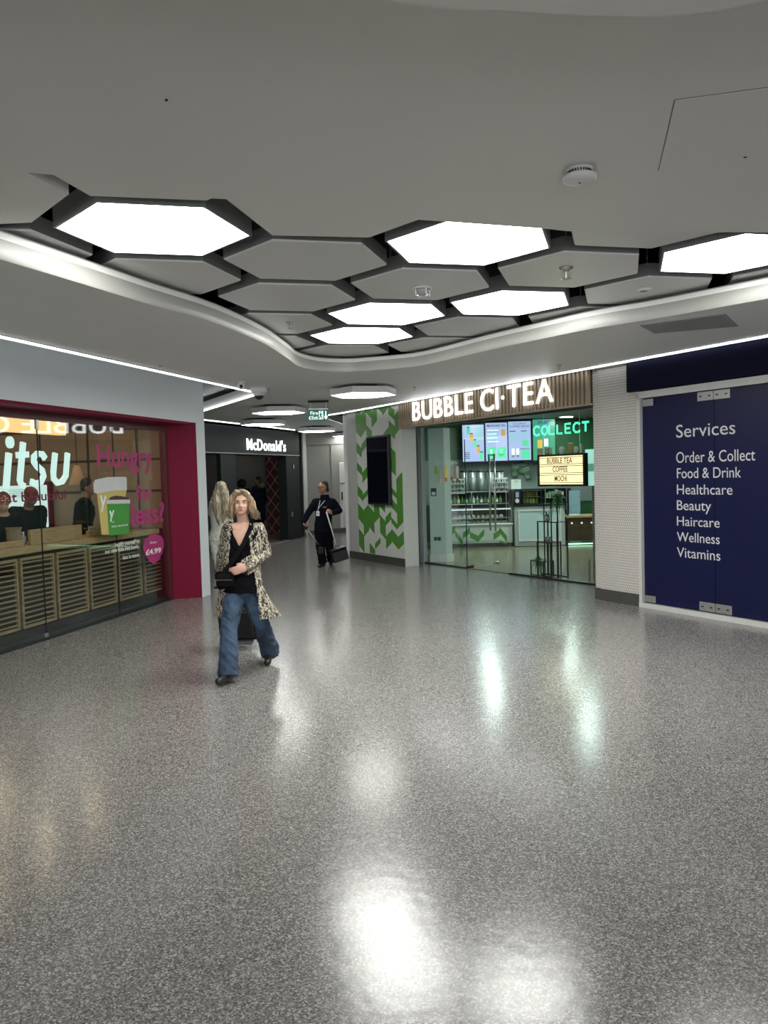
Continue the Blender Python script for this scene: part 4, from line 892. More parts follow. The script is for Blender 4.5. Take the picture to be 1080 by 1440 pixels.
for k, (xa, ya_, xb, yb, mi, lab) in enumerate(scr):
    a, zt = xz(xa, ya_, SY); b, _ = xz(xb, ya_, SY); _, zb2 = xz((xa + xb) / 2, yb, SY); S = Frame((a, SY), (b, SY)); w = b - a; h = zt - zb2
    o = thing('menu_screen', lab, 'screen', (a, SY, zb2)); build(MB().bbox(-.02, w + .02, -.08, -.004, zb2 - .03, zt + .03, .006, S.M), 'casing', M_black, o); build(MB().box(0, w, -.004, 0, zb2, zt, S.M), 'display', M_s[mi], o)
    def rect(u0, v0, u1, v1, mm, nm_='print'):
        build(MB().box(w * u0, w * u1, 0, .003, zb2 + h * v0, zb2 + h * v1, S.M), nm_, mm, o)
    if k == 0:
        for i in range(5): cx, cy = .2 + i * .15, .82 - i * .17; rect(cx, cy - .08, cx + .16, cy + .1, M_mo if i % 2 else M_mg, 'drink_picture'); rect(cx + .02, cy + .1, cx + .14, cy + .13, M_mp, 'drink_lid')
        for i in range(6): rect(.62 + .02 * (i % 2), .9 - i * .055, .92, .915 - i * .055, M_mg, 'text_line')
        for i in range(4): rect(.06, .08 + i * .05, .32, .1 + i * .05, M_mp, 'text_line')
    elif k == 1:
        mb = MB(); text(mb, 'MILKSHAKE TEA', S, w * .06, w * .92, zb2 + h * .9, zb2 + h * .955, n=.003, depth=.001, bold=.02); build(mb, 'lettering', M_mp, o)
        rect(.06, .06, .46, .36, M_mg, 'menu_box'); rect(.52, .06, .94, .36, M_mg, 'menu_box'); rect(.72, .64, .9, .82, M_mo, 'drink_picture')
        for i in range(8): rect(.08, .8 - i * .05, .6 - .05 * (i % 3), .815 - i * .05, M_mg if i % 2 else M_mw, 'text_line')
        for q in (.14, .62): rect(q, .14, q + .2, .17, M_mp, 'text_line'); rect(q + .05, .2, q + .15, .3, M_mw, 'cup_picture')
    elif k == 2:
        mb = MB(); text(mb, 'COCONUT', S, w * .2, w * .8, zb2 + h * .92, zb2 + h * .96, n=.003, depth=.001); text(mb, 'COFFEE SERIES', S, w * .06, w * .94, zb2 + h * .85, zb2 + h * .895, n=.003, depth=.001); build(mb, 'lettering', M_mp, o)
        for u in (.06, .56): rect(u, .74, u + .26, .76, M_mp, 'text_line')
        for i in range(7): rect(.06, .7 - i * .04, .44, .708 - i * .04, M_mg, 'text_line'); rect(.56, .7 - i * .04, .9, .708 - i * .04, M_mg, 'text_line')
        rect(.62, .36, .9, .5, M_mg, 'menu_box'); rect(.58, .04, .94, .26, M_mg, 'menu_box'); rect(.5, .28, .94, .295, M_mp, 'text_line')
        for u in (.14, .34): rect(u, .08, u + .12, .3, M_mw, 'cup_picture'); rect(u, .08, u + .12, .14, M_mp, 'cup_picture')
    else:
        mb = MB(); text(mb, 'HUNT', S, w * .26, w * .76, zb2 + h * .88, zb2 + h * .96, n=.003, depth=.001, bold=.03); build(mb, 'lettering', mat('hunt_blue', (.02, .05, .4), .5, emit=.2, ecol=(.05, .1, .7)), o)
        rect(.2, .3, .42, .5, M_mo, 'treat_picture'); rect(.5, .34, .68, .52, M_mw, 'treat_picture'); rect(.18, .1, .44, .28, mat('menu_brown', (.12, .07, .04), .5), 'treat_picture'); rect(.5, .08, .86, .3, mat('menu_brown', (.12, .07, .04), .5), 'treat_picture')
# cool white ceiling lamps added to brighten the tea shop inside
M_slamp = mat('added_shop_lamp', (1, 1, 1), .4, emit=95, ecol=(.80, 1, .92), var=0)
for i, (x, y) in enumerate(((2.2, 16.6), (3.6, 17.2), (5.0, 17.0), (3.6, 14.4), (5.2, 14.4), (4.4, 19.2), (2.4, 18.9))):
    o = thing('added_shop_downlight', 'round white downlight added to light the tea shop', 'ceiling light', (x, y, 2.96), 'added tea shop downlights'); T = Matrix.Translation((x, y, 2.955))
    build(MB().lathe([(.16, -.005), (.19, .0), (.19, .02)], 20, T), 'bezel', M_plast, o); build(MB().lathe([(.15, -.008), (.15, .0)], 20, T), 'lens', M_slamp, o)
# ---- plant stand of thin square frames behind the right pane
n_ = -.12
o = thing('plant_stand', 'stepped stand of thin dark square frames inside the right pane', 'plant stand', GR.w(GR.px(745, 812, n_)[0], n_, 0))
def fpts(xa, xb, ytop): ta = GR.px(xa, 812, n_)[0]; tb = GR.px(xb, 815, n_)[0]; zt = GR.px((xa + xb) / 2, ytop, n_)[1]; return ta, tb, zt
steps = [(746.5, 764, 789), (756, 774, 763.5), (757, 776, 734), (776, 785, 711)]
steps = [(746.5, 765, 789.5), (756, 775.5, 763.5), (757, 785, 734.5)]
for xa, xb, yt in steps:
    ta, tb, zt = fpts(xa, xb, yt)
    for dn in (0, -.22):
        mb = MB(); w = .008
        for a, b, c, d in ((ta, ta + 2 * w, .0, zt), (tb - 2 * w, tb, .0, zt), (ta, tb, zt - 2 * w, zt), (ta, tb, 0.0, 2 * w)): mb.box(a, b, n_ + dn - w, n_ + dn + w, c + .013, d + .013 if d > .1 else d + .013, GR.M)
        build(mb, 'square_frame', mat('bronze_dark_metal', (.05, .045, .035), .35, metal=.6), o)
    build(MB().box(ta, tb, n_ - .22, n_, zt, zt + .012, GR.M), 'step_top', M_black, o)
ta, tb, zt = fpts(776, 785, 706)
for t in (ta, tb, GR.px(766, 812, n_)[0]):
    build(MB().box(t, t + .014, n_ - .01, n_ + .005, .013, zt, GR.M), 'tall_post', mat('bronze_dark_metal', (.05, .045, .035), .35, metal=.6), o)
M_leaf = mat('leaf_green', (.03, .16, .04), .45, var=.2); M_pot = mat('pot_grey', (.3, .32, .3), .5)
def plant(t, z, label, leaf_l, nleaf, spread, pot=.05, droop=0., seed=1):
    random.seed(seed); P = GR.w(t, n_ - .1, z); o = thing('potted_plant', label, 'plant', P); T = Matrix.Translation(P)
    build(MB().lathe([(pot * .7, 0), (pot, pot * 1.6), (pot * .9, pot * 1.6), (pot * .85, pot * 1.4)], 14, T), 'pot', M_pot, o, True)
    build(MB().lathe([(pot * .86, pot * 1.38), (pot * .8, pot * 1.45)], 12, T), 'soil', M_blackm, o)
    for k in range(nleaf):
        a = 2 * PI * k / nleaf + random.uniform(-.3, .3); e = random.uniform(.3, 1.2) if not droop else random.uniform(-.5, .3); d = Vector((math.cos(a) * math.cos(e), math.sin(a) * math.cos(e), math.sin(e)))
        s = d.cross(Vector((0, 0, 1))).normalized(); c = P + Vector((0, 0, pot * 1.4)); L = leaf_l * random.uniform(.7, 1.1); mb = MB(); V = []; w = .014
        for i, (f, ww) in enumerate(((0, .4), (.35, 1), (.7, .8), (1, .05))):
            q = c + d * (L * f) - Vector((0, 0, 1)) * (L * f * f * (.25 + droop)); V += [q - s * w * ww, q + Vector((0, 0, -.003)), q + s * w * ww]
        mb.add(V, [f_ for i in range(3) for f_ in ((3 * i, 3 * i + 1, 3 * i + 4, 3 * i + 3), (3 * i + 1, 3 * i + 2, 3 * i + 5, 3 * i + 4))]); build(mb, 'leaf', M_leaf, o, True)
    return o
ta, tb, z = fpts(757, 785, 734.5); plant(GR.px(763.5, 734, n_)[0], z + .012, 'spiky green plant in a small grey pot on the highest step', .17, 12, 1, .045, 0, 2)
ta, tb, z = fpts(756, 775.5, 763.5); plant(GR.px(764, 760, n_)[0], z + .012, 'pale leafy plant in a pot on the middle step', .12, 9, 1, .05, .1, 5)
ta, tb, z = fpts(746.5, 765, 789.5); plant(GR.px(751, 788, n_)[0], z + .012, 'drooping trailing plant on the lowest step', .2, 9, 1, .04, .9, 8)
t_ = GR.px(779, 700, n_)[0]; plant(t_, 1.30, 'hanging trailing plant high between the tall posts', .22, 12, 1, .04, 1.2, 9)
build(MB().box(t_ - .07, t_ + .07, n_ - .17, n_ - .01, 1.285, 1.30, GR.M), 'hanging_shelf', M_black, o)
# low planter box edge at the right of the glass
a = GR.px(828, 800, -.35)[0]; o = thing('low_rail_box', 'low pale square rail inside the glass by the relief pillar', 'rail', GR.w(a, -.35, 0)); mb = MB()
for q in ((a, a + .02, .013, .32), (a, a + .4, .30, .32)): mb.box(q[0], q[1], -.36, -.34, q[2], q[3], GR.M)
build(mb, 'rail_bars', M_steel, o)
build(MB().box(a + .38, a + .4, -.36, -.34, .013, .30, GR.M), 'rail_leg', M_steel, o)

# ================================================================== NAVY SERVICES SHOPFRONT
o = thing('navy_header', 'deep navy header box above the services doors', 'header', FR.w(tn0, 0, 2.62))
build(MB().bbox(tn0, 14, -.075, .04, 2.622, 2.975, .006, FR.M), 'header_box', M_navy2, o)
o = thing('services_doors', 'navy glazed double doors with white frame listing the services', 'shop doors', FR.w(ts0, 0, 0))
zt = FR.px(905, 553)[1]
M_frm = mat('white_door_frame', (.50, .50, .48), .4)
build(MB().box(ts0, ts0 + .045, -.10, .03, .0, zt, FR.M), 'frame_post', M_frm, o)
build(MB().box(ts0, 12.2, -.10, .03, zt - .06, zt + .02, FR.M), 'frame_head', M_frm, o)
build(MB().box(ts0, 12.2, -.10, .035, .0, .055, FR.M), 'frame_sill', M_frm, o)
tm = FR.px(1004, 700)[0]; tz0 = ts0 + .05
M_ng = mat('navy_backed_glass', (.006, .008, .040), .35, var=.06, nscale=1.5, spec=.25)
build(MB().box(tz0, tm - .004, -.03, -.015, .06, zt - .065, FR.M), 'door_leaf', M_ng, o)
build(MB().box(tm + .004, tm + (tm - tz0), -.03, -.015, .06, zt - .065, FR.M), 'door_leaf', M_ng, o)
build(MB().box(tm + (tm - tz0) + .008, 12.1, -.03, -.015, .06, zt - .065, FR.M), 'door_leaf', M_ng, o)
M_pf = mat('satin_patch_fitting', (.35, .36, .35), .35, metal=.6)
for a, b, c, d in ((tz0 + .01, tz0 + .17, zt - .16, zt - .075), (tm - .21, tm - .005, zt - .17, zt - .07), (tm + .005, tm + .21, zt - .17, zt - .07), (tz0 + .01, tz0 + .17, .07, .15), (tm - .21, tm - .005, .07, .17), (tm + .005, tm + .21, .07, .17)):
    f = build(MB().bbox(a, b, -.015, .0, c, d, .003, FR.M), 'patch_fitting', M_pf, o)
    if b - a > .18:
        for q in ((a + .03), (b - .06)): build(MB().box(q, q + .03, .0, .002, (c + d) / 2 - .008, (c + d) / 2 + .008, FR.M), 'keyhole', M_black, f)
rows = [('Services', 951, 1034, 615.5, 598), ('Order & Collect', 951, 1062, 651, 636), ('Food & Drink', 952, 1042, 672.5, 658.5), ('Healthcare', 952, 1030, 695, 681.5), ('Beauty', 952, 1000, 717, 703.5), ('Haircare', 952, 1012, 739, 726), ('Wellness', 952, 1012, 761, 748), ('Vitamins', 952, 1013, 783, 769.5)]
for s_, xa, xb, yb, yt in rows:
    ta, zb_ = FR.px(xa, yb, -.014); tb, _ = FR.px(xb, yb, -.014); _, zt_ = FR.px(xa, yt, -.014)
    if s_ == 'Beauty': pass
    mb = MB(); text(mb, s_, FR, ta, tb, zb_, zt_, n=-.0145, depth=.001, bold=.0); build(mb, 'lettering', M_text, o)

# ================================================================== LEFT NOODLE / RICE SHOP WINDOW
o = thing('shop_window', 'tall clear shop window of the rice bowl shop between red frames', 'shop window', GL.w(0, 0, 0))
j1 = GL.px(61, 800)[0]; j2 = GL.px(166, 800)[0]; e = ti - .07
for a, b in ((-5.5, -2.4), (-2.396, j1 - 1.49), (j1 - 1.486, j1 - .002), (j1 + .002, j2 - .002), (j2 + .002, e)):
    build(MB().box(a, b, -.006, .006, .03, 2.4, GL.M), 'pane', M_gl2, o)
for t in (j1, j2): build(MB().box(t - .002, t + .002, -.007, .007, .03, 2.4, GL.M), 'silicone_joint', M_blackm, o)
for t in (j1, ):
    build(MB().box(t - .02, t + .02, -.01, .012, 2.30, 2.40, GL.M), 'glass_clamp', M_steel, o); build(MB().box(t - .02, t + .02, -.01, .012, .03, .07, GL.M), 'glass_clamp', M_steel, o)
# counter with upstand boards
nC = -.16
o = thing('window_counter', 'pale oak counter running behind the left shop window', 'counter', GL.w(2.4, nC, 0))
build(MB().bbox(-5, e - .02, nC - .46, nC + .06, .955, 1.03, .006, GL.M), 'counter_top', M_count, o)
build(MB().box(-5, e - .02, nC - .40, nC - .34, .02, .955, GL.M), 'back_panel', M_blackm, o)
build(MB().box(-5, e - .02, nC - .34, nC - .02, .0201, .12, GL.M), 'plinth', M_blackm, o)
a, z0u = GL.px(41, 757, nC - .05); b, z1u = GL.px(113, 737, nC - .05)
build(MB().bbox(a, b, nC - .07, nC - .03, 1.03, 1.20, .004, GL.M), 'upstand_board', M_count, o)
b2 = GL.px(122, 740, nC - .05)[0]
build(MB().bbox(-1.6, GL.px(38, 760, nC)[0], nC - .07, nC - .03, 1.03, 1.10, .004, GL.M), 'upstand_board', M_count, o)
build(MB().bbox(b2, b2 + .55, nC - .07, nC - .03, 1.03, 1.11, .004, GL.M), 'upstand_board', M_count, o)
# louvred fronts under the counter
edges = [(29, 80), (80.5, 126), (127, 166.5), (168, 202), (204, 236)]
LV = [(GL.px(a, 830, nC)[0] + .02, GL.px(b, 830, nC)[0] - .02) for a, b in edges]
w0 = LV[0][1] - LV[0][0]; t = LV[0][0] - .045
LV = [(t - w0 * (k + 1) - .045 * k, t - w0 * k - .045 * k) for k in range(2, -1, -1)] + LV
ord_ = ['hidden past the left edge', 'beyond the left edge', 'at the left edge of the picture', 'second from the left', 'third from the left under the upstand board', 'fourth from the left', 'under the three small lines of text', 'last on the right below the pink price badge']
for k, (a, b) in enumerate(LV):
    if a < -3.2: continue
    g = thing('louvre_panel', 'oak slatted louvre panel under the counter, ' + ord_[k], 'louvre panel', GL.w((a + b) / 2, nC, .13))
    z0_, z1_ = .14, .91
    for q in ((a, b, z0_, z0_ + .03), (a, b, z1_ - .03, z1_), (a, a + .028, z0_ + .03, z1_ - .03), (b - .028, b, z0_ + .03, z1_ - .03)): build(MB().box(q[0], q[1], nC - .03, nC, q[2], q[3], GL.M), 'frame_bar', M_louv, g)
    n = 13; first = None
    for i in range(n):
        z = z0_ + .03 + (z1_ - z0_ - .06) * (i + .5) / n
        if first is None: first = build(MB().box(a + .028, b - .028, nC - .026, nC - .004, z - .008, z + .008, GL.M), 'slat', M_louv, g); zf = z; s_ = first
        else: s_ = first.copy(); COL.objects.link(s_); s_.parent = g; s_.location = (0, 0, z - zf)
# white lit shop letters, hung behind the glass
n_ = -.10
sg = thing('lit_shop_letters', 'big white lit letters itsu behind the left window', 'sign', GL.w(.6, n_, 1.7))
for ch, xa, xb, yt, yb in (('i', 5, 17, 632, 690), ('t', 23, 41, 622, 690), ('s', 44, 66, 633, 687), ('u', 71, 97, 632, 685)):
    pass
def stroke(mb, fr, P, w, n0, dep):
    """flat ribbon with thickness following points (t, z)"""
    P = [Vector(p) for p in P]; L = []; R = []
    for i, p in enumerate(P):
        d = (P[min(i + 1, len(P) - 1)] - P[max(i - 1, 0)]).normalized(); nn = Vector((-d.y, d.x)) * w / 2; L.append(p + nn); R.append(p - nn)
    V = [fr.w(q.x, n0 + dep, q.y) for q in L + R] + [fr.w(q.x, n0, q.y) for q in L + R]; n = len(P); F = []
    for i in range(n - 1): F += [(i, i + 1, n + i + 1, n + i), (2 * n + i + 1, 2 * n + i, 3 * n + i, 3 * n + i + 1), (i + 1, i, 2 * n + i, 2 * n + i + 1), (n + i, n + i + 1, 3 * n + i + 1, 3 * n + i)]
    F += [(0, n, 3 * n, 2 * n), (n - 1, 2 * n + n - 1, 3 * n + n - 1, 2 * n - 1)]
    mb.add(V, F)
def gp(x, y): return GL.px(x, y, n_ + .02)
def arc(c, rx, ry, a0, a1, n=8): return [(c[0] + rx * math.cos(math.radians(a0 + (a1 - a0) * i / n)), c[1] + ry * math.sin(math.radians(a0 + (a1 - a0) * i / n))) for i in range(n + 1)]
sw = .072
def letter(strokes, dot=None, w=sw):
    mb = MB()
    for P in strokes: stroke(mb, GL, P, w, n_, .03)
    if dot:
        T = Matrix.Translation(GL.w(dot[0], n_, dot[1])) @ GL.M.to_3x3().to_4x4() @ Matrix.Rotation(-PI / 2, 4, 'X'); mb.lathe([(.052, 0), (.052, .03)], 16, T @ Matrix.Diagonal((1, 1.2, 1, 1)))
    build(mb, 'letter', M_letter2, sg)
letter([[gp(13, 637), gp(9, 687)]], gp(14.5, 622))
letter([[gp(33, 622), gp(28.5, 676), gp(31, 682), gp(35, 684)], [gp(24, 640), gp(40, 639)]], w=.066)
letter([[gp(64, 645), gp(60, 638.5), gp(53, 638), gp(48, 643), gp(48, 649), gp(53, 656), gp(60, 662), gp(62, 669), gp(58, 678), gp(51, 680.5), gp(44, 677)]], w=.066)
letter([[gp(78, 637), gp(75.5, 664), gp(76, 673), gp(81, 679), gp(88, 677), gp(93, 669), gp(95.5, 637)]], w=.068)
# tagline and vinyl on the glass
M_pink = mat('pink_vinyl', (.36, .03, .15), .5, emit=.0); M_tag = mat('dark_red_vinyl', (.12, .005, .02), .5); M_vw = mat('window_white_vinyl', (.75, .75, .75), .5)
ng = .0075
def wintext(s_, xa, ya_, xb, ytop, mm, bold, lab, cat='window lettering', slope=None, shear=0., yb=None):
    ta, zb_ = GL.px(xa, ya_, ng); tb, zb2 = GL.px(xb, yb if yb else ya_, ng); _, zt_ = GL.px(xa, ytop, ng)
    mb = MB(); text(mb, s_, GL, ta, tb, zb_, zt_, n=ng, depth=.001, bold=bold, shear=shear); q = build(mb, 'window_lettering', mm); tag(q, lab, cat); return q
wintext('eat beautiful', -2, 707.5, 93, 693, M_tag, .015, 'dark red words eat beautiful on the left window')
wintext('Hungry', 137, 657, 215, 624, M_pink, .02, 'large pink word Hungry at the top of the window slogan')
wintext('for', 192, 704, 214, 682, M_pink, .02, 'small pink word for in the window slogan')
wintext('less?', 185, 739.5, 232, 709, M_pink, .03, 'pink word less with question mark at the bottom of the slogan')
for s_, xa, xb, yb, yt in (('health yourself to', 163, 196, 767.5, 761), ('our new little rice bowls,', 149, 196, 779.5, 773), ('less is more', 174, 196, 786.5, 780.5)):
    pass
for s_, xa, xb, yb, yt, lb in (('health yourself to', 162, 196, 768.5, 763, 'top'), ('our new little rice bowls,', 148, 196, 778.5, 773, 'middle'), ('less is more', 173, 196, 786.5, 781, 'bottom')):
    ta, zb_ = GL.px(xa, yb + .5, ng); tb, _ = GL.px(xb, yb, ng); _, zt_ = GL.px(xa, yt, ng); q = MB(); text(q, s_, GL, ta, tb, zb_, zt_, n=ng, depth=.001, bold=.01)
    tag(build(q, 'window_lettering', M_vw), lb + ' one of three small white text lines under the bowl picture', 'window lettering')
# price badge
o = thing('price_badge', 'pink drop shaped badge from £4.99 on the window', 'badge', GL.w(GL.px(216, 772, ng)[0], ng, .9))
P = [(216, 793.5), (209, 788), (203, 778), (201, 769), (204, 759), (210, 753), (218, 751), (226, 753), (230, 759), (230.5, 768), (228, 778), (223, 788)]
mb = MB(); W_ = [GL.px(x, y, ng) for x, y in P]; n = len(W_)
mb.add([GL.w(a, ng, b) for a, b in W_] + [GL.w(a, ng + .002, b) for a, b in W_], [tuple(range(n)), tuple(range(2 * n - 1, n - 1, -1))] + [(i, n + i, n + (i + 1) % n, (i + 1) % n) for i in range(n)]); build(mb, 'badge_face', M_pink, o)
mb = MB(); ta, za = GL.px(211, 765, ng); tb, _ = GL.px(220, 765, ng); text(mb, 'from', GL, ta, tb, za, za + .032, n=ng + .002, depth=.001, bold=.01)
ta, za = GL.px(205, 781, ng); tb, _ = GL.px(226.5, 780, ng); text(mb, '£4.99', GL, ta, tb, za, za + .072, n=ng + .002, depth=.001, bold=.03); build(mb, 'lettering', M_vw, o)
# bowl picture (flat print on the glass)
def poly_px(P, mm, nm_, par, n0, d=.002):
    W_ = [GL.px(x, y, ng) for x, y in P]; n = len(W_); mb = MB()
    mb.add([GL.w(a, n0, b) for a, b in W_] + [GL.w(a, n0 + d, b) for a, b in W_], [tuple(range(n)), tuple(range(2 * n - 1, n - 1, -1))] + [(i, n + i, n + (i + 1) % n, (i + 1) % n) for i in range(n)])
    return build(mb, nm_, mm, par)
o = thing('bowl_poster', 'window picture of a tall cream tub and a green rice tub', 'window picture', GL.w(GL.px(157, 745, ng)[0], ng, 1.05))
poly_px([(136, 692), (143, 752), (168, 752), (178, 688), (156, 690)], mat('cream_tub_print', (.50, .42, .13), .5, var=.1), 'cream_tub', o, ng)
poly_px([(131, 681), (133, 675), (150, 671), (176, 670.5), (178, 673), (178, 689), (156, 690), (137, 694), (132, 693)], mat('lid_white_print', (.55, .56, .57), .5), 'white_lid', o, ng + .002)
poly_px([(150, 706), (153, 753), (181, 751), (181.5, 706)], mat('green_tub_print', (.05, .27, .04), .5), 'green_tub', o, ng + .003)
poly_px([(149, 706), (150, 703), (182, 702.5), (182.5, 706), (182, 708), (150, 708.5)], mat('lid_white_print', (.55, .56, .57), .5), 'tub_rim', o, ng + .005)
M_rice = mat('rice_dark_print', (.05, .025, .02), .6, var=.4, nscale=40)
poly_px([(152, 703), (155, 699), (162, 697), (172, 698), (180, 700), (181, 703)], M_rice, 'rice_mix', o, ng + .004)
for P in ([(140, 697), (142, 696), (145, 706), (147, 697), (149, 698), (145, 713), (144, 720), (142, 720), (143, 710)],): poly_px(P, M_vw, 'chopstick_mark', o, ng + .0035)
poly_px([(153, 719), (155, 718), (156.5, 723), (158.5, 717), (160, 718), (157, 728), (156, 734), (154.5, 734), (155, 726)], M_vw, 'chopstick_mark', o, ng + .0055)
mb = MB(); ta, za = GL.px(157, 742, ng); tb, _ = GL.px(179, 740, ng); text(mb, 'little rice bowl', GL, ta, tb, za, za + .03, n=ng + .0055, depth=.001); ta2, zb2 = GL.px(157, 735, ng); text(mb, 'this', GL, ta2, ta2 + .05, zb2, zb2 + .02, n=ng + .0055, depth=.001); build(mb, 'lettering', M_vw, o)
# shop inside: panelled back wall, pendant lamps, menu board, light cove
M_tan = mat('paper_panel_tan', (.25, .17, .11), .6, var=.08, nscale=2, emit=.02, ecol=(.5, .35, .22)); M_brn = mat('brown_frame', (.05, .03, .02), .5)
wpar = struct(obj_box('wall_shop', M_brn, GL, -2.0, 4.3, -3.3, -3.295, 0, 2.8))
for i in range(7):
    a = -1.9 + i * .9
    for r, (za, zb_) in enumerate(((.06, 1.0), (1.03, 1.68), (1.71, 2.25), (2.28, 2.76))):
        q = build(MB().bbox(a, a + .86, -3.294, -3.26, za, zb_, .006, GL.M), 'wall_panel', M_tan, wpar)
wpar = struct(obj_box('wall_shop', M_brn, GL, 3.556, 3.559, -3.25, -.05, 0, 2.78))
for j in range(4):
    for r, (za, zb_) in enumerate(((1.03, 1.55), (1.58, 2.0), (2.03, 2.45))):
        q = build(MB().bbox(3.545, 3.555, -.45 - j * .8, -.45 - j * .8 + .76 if j else -.06, za, zb_, .002, GL.M), 'wall_panel', M_tan, wpar)
for zz in (1.0, 1.555, 2.005, 2.46): struct(obj_box('trim_11', M_brn, GL, 3.53, 3.556, -3.2, -.08, zz, zz + .028))
o = thing('menu_lightbox', 'bright white menu board inside the left shop', 'menu board', GL.w(.6, -1.9, 1.1)); a, zA = GL.px(-10, 684, -1.9); b, zB = GL.px(69, 741, -1.9)
build(MB().bbox(a - .5, b, -1.97, -1.9, zB, zA, .006, GL.M), 'lit_face', mat('menu_white_glow', (.1, .12, .12), .4, emit=.66, ecol=(.72, .98, .93), var=.04), o)
build(MB().bbox(b, b + .16, -1.97, -1.88, zB, zA + .05, .006, GL.M), 'red_post', M_red, o); build(MB().box(a - .5, b + .16, -1.97, -1.9, zB - .08, zB, GL.M), 'bottom_rail', M_brn, o)
build(MB().box(b + .02, b + .1, -1.97, -1.9, .02, zB, GL.M), 'stand', M_brn, o)
build(MB().box(a + .1, a + .16, -1.97, -1.9, .02, zB, GL.M), 'stand', M_brn, o)
mb = MB()
for i in range(5): mb.box(a + .3, b - .3 - .1 * (i % 2), -1.899, -1.897, zA - .06 - i * .025, zA - .055 - i * .025, GL.M)
build(mb, 'menu_text', M_grey, o)['kind'] = 'stuff'
M_orange = mat('warm_cove_light', (.3, .2, .1), .4, emit=.85, ecol=(1, .62, .25), var=.05)
o = thing('cove_light_band', 'warm orange light band high inside the left shop', 'light', GL.w(0, -1.5, 2.3)); a, zA = GL.px(0, 583, -1.2); b, zB = GL.px(92, 589, -1.2)
build(MB().box(a - 1.5, b, -1.3, -1.2, zA - .20, zA - .0, GL.M), 'lit_band', M_orange, o); build(MB().box(a - 1.5, b + .02, -1.32, -1.18, zA, zA + .03, GL.M), 'top_trim', M_brn, o)
for t in (a - .8, b - .3): build(MB().tube([GL.w(t, -1.25, zA + .03), GL.w(t, -1.25, 2.78)], .006, 5), 'hanger', M_black, o)
M_pend = mat('pendant_glow', (1, .5, .15), .5, emit=.9, ecol=(1, .42, .12), var=.2, nscale=4)
for k, (x, y0, y1, nn, lab) in enumerate(((137, 625, 672, -1.3, 'conical warm pendant lamp above the cream tub'), (174, 625, 670, -1.3, 'conical warm pendant lamp right of the tub lid'), (108, 640, 682, -1.3, 'pale conical pendant lamp right of the lit letters'))):
    t, za = GL.px(x, y0 + 14, nn); _, zb_ = GL.px(x, y1, nn); P = GL.w(t, nn, zb_); T = Matrix.Translation(P); o = thing('pendant_lamp', lab, 'pendant lamp', P); h = za - zb_
    build(MB().lathe([(.12, 0), (.045, h * .9), (.03, h)], 18, T), 'lamp_shade', mat('paper_shade', (.35, .25, .15), .6, emit=.10, ecol=(1, .5, .2)), o, True)
    build(MB().tube([P + Vector((0, 0, h)), P + Vector((0, 0, 2.78 - zb_))], .005, 5), 'cord', M_black, o)
    if k < 2: build(MB().lathe([(.018, h * .4), (.03, h * .7), (.018, h * 1.02)], 10, T @ Matrix.Translation((0, -.0, 0)) ), 'glowing_core', M_pend, o, True); build(MB().lathe([(.035, h), (.028, h + .03)], 10, T), 'bright_neck', M_pend, o)
for i, (t, nn) in enumerate(((.6, -.8), (1.6, -.8), (2.6, -.8), (2.8, -2.4), (1.5, -2.4), (.3, -2.5), (-1.2, -1.2))):
    P = GL.w(t, nn, 2.77); o = thing('warm_downlight', 'small warm downlight in the left shop ceiling', 'ceiling light', P, 'warm downlights in the left shop'); T = Matrix.Translation(P)
    build(MB().lathe([(.05, -.004), (.06, .0), (.06, .01)], 16, T), 'bezel', M_black, o); build(MB().lathe([(.05, -.007), (.05, 0)], 16, T), 'lens', mat('warm_lamp', (1, .8, .55), .4, emit=110, ecol=(1, .78, .5), var=0), o)
# things on the counter
def cobj(x, y, h, w, label, mm, cat, name, nn=nC - .2):
    t, _ = GL.px(x, y, nn); P = GL.w(t, nn, 1.03); o = thing(name, label, cat, P)
    return o, P
o, P = cobj(20, 765, .2, .1, 'folded brown paper bag on the counter at far left', None, 'bag', 'paper_bag')
T = Matrix.Translation(P); mp_ = mat('kraft_paper', (.25, .18, .11), .8, var=.15)
build(MB().loft([((P.x, P.y, 1.03), (1, 0, 0), (0, 1, 0), .07, .05), ((P.x, P.y, 1.12), (1, 0, 0), (0, 1, 0), .08, .04), ((P.x, P.y, 1.22), (1, 0, 0), (0, 1, 0), .085, .015)]), 'bag_body', mp_, o); build(MB().box(P.x - .085, P.x + .085, P.y - .02, P.y + .02, 1.22, 1.235), 'rolled_top', mp_, o)
o, P = cobj(33, 762, .2, .1, 'small clear bottle on the counter beside the paper bag', None, 'bottle', 'clear_bottle'); T = Matrix.Translation(P)
build(MB().lathe([(.03, 0), (.032, .08), (.012, .11), (.012, .13)], 14, T), 'bottle_body', M_cl, o, True); build(MB().lathe([(.014, .13), (.014, .145)], 10, T), 'cap', M_white, o)
t, _ = GL.px(128, 735, nC - .1); P = GL.w(t, nC - .1, 1.03); o = thing('counter_card', 'small white card standing on the counter beside the cream tub', 'card', P)
build(MB().box(t - .05, t + .05, nC - .11, nC - .1, 1.03, 1.16, GL.M), 'card', mat('card_cream', (.45, .45, .42), .6), o); mb = MB()
for i in range(3): mb.box(t - .035, t + .035, nC - .1, nC - .099, 1.06 + i * .03, 1.068 + i * .03, GL.M)
build(mb, 'card_print', M_blackm, o)
build(MB().box(t - .06, t + .06, nC - .13, nC - .09, 1.0301, 1.036, GL.M), 'card_foot', M_black, o)

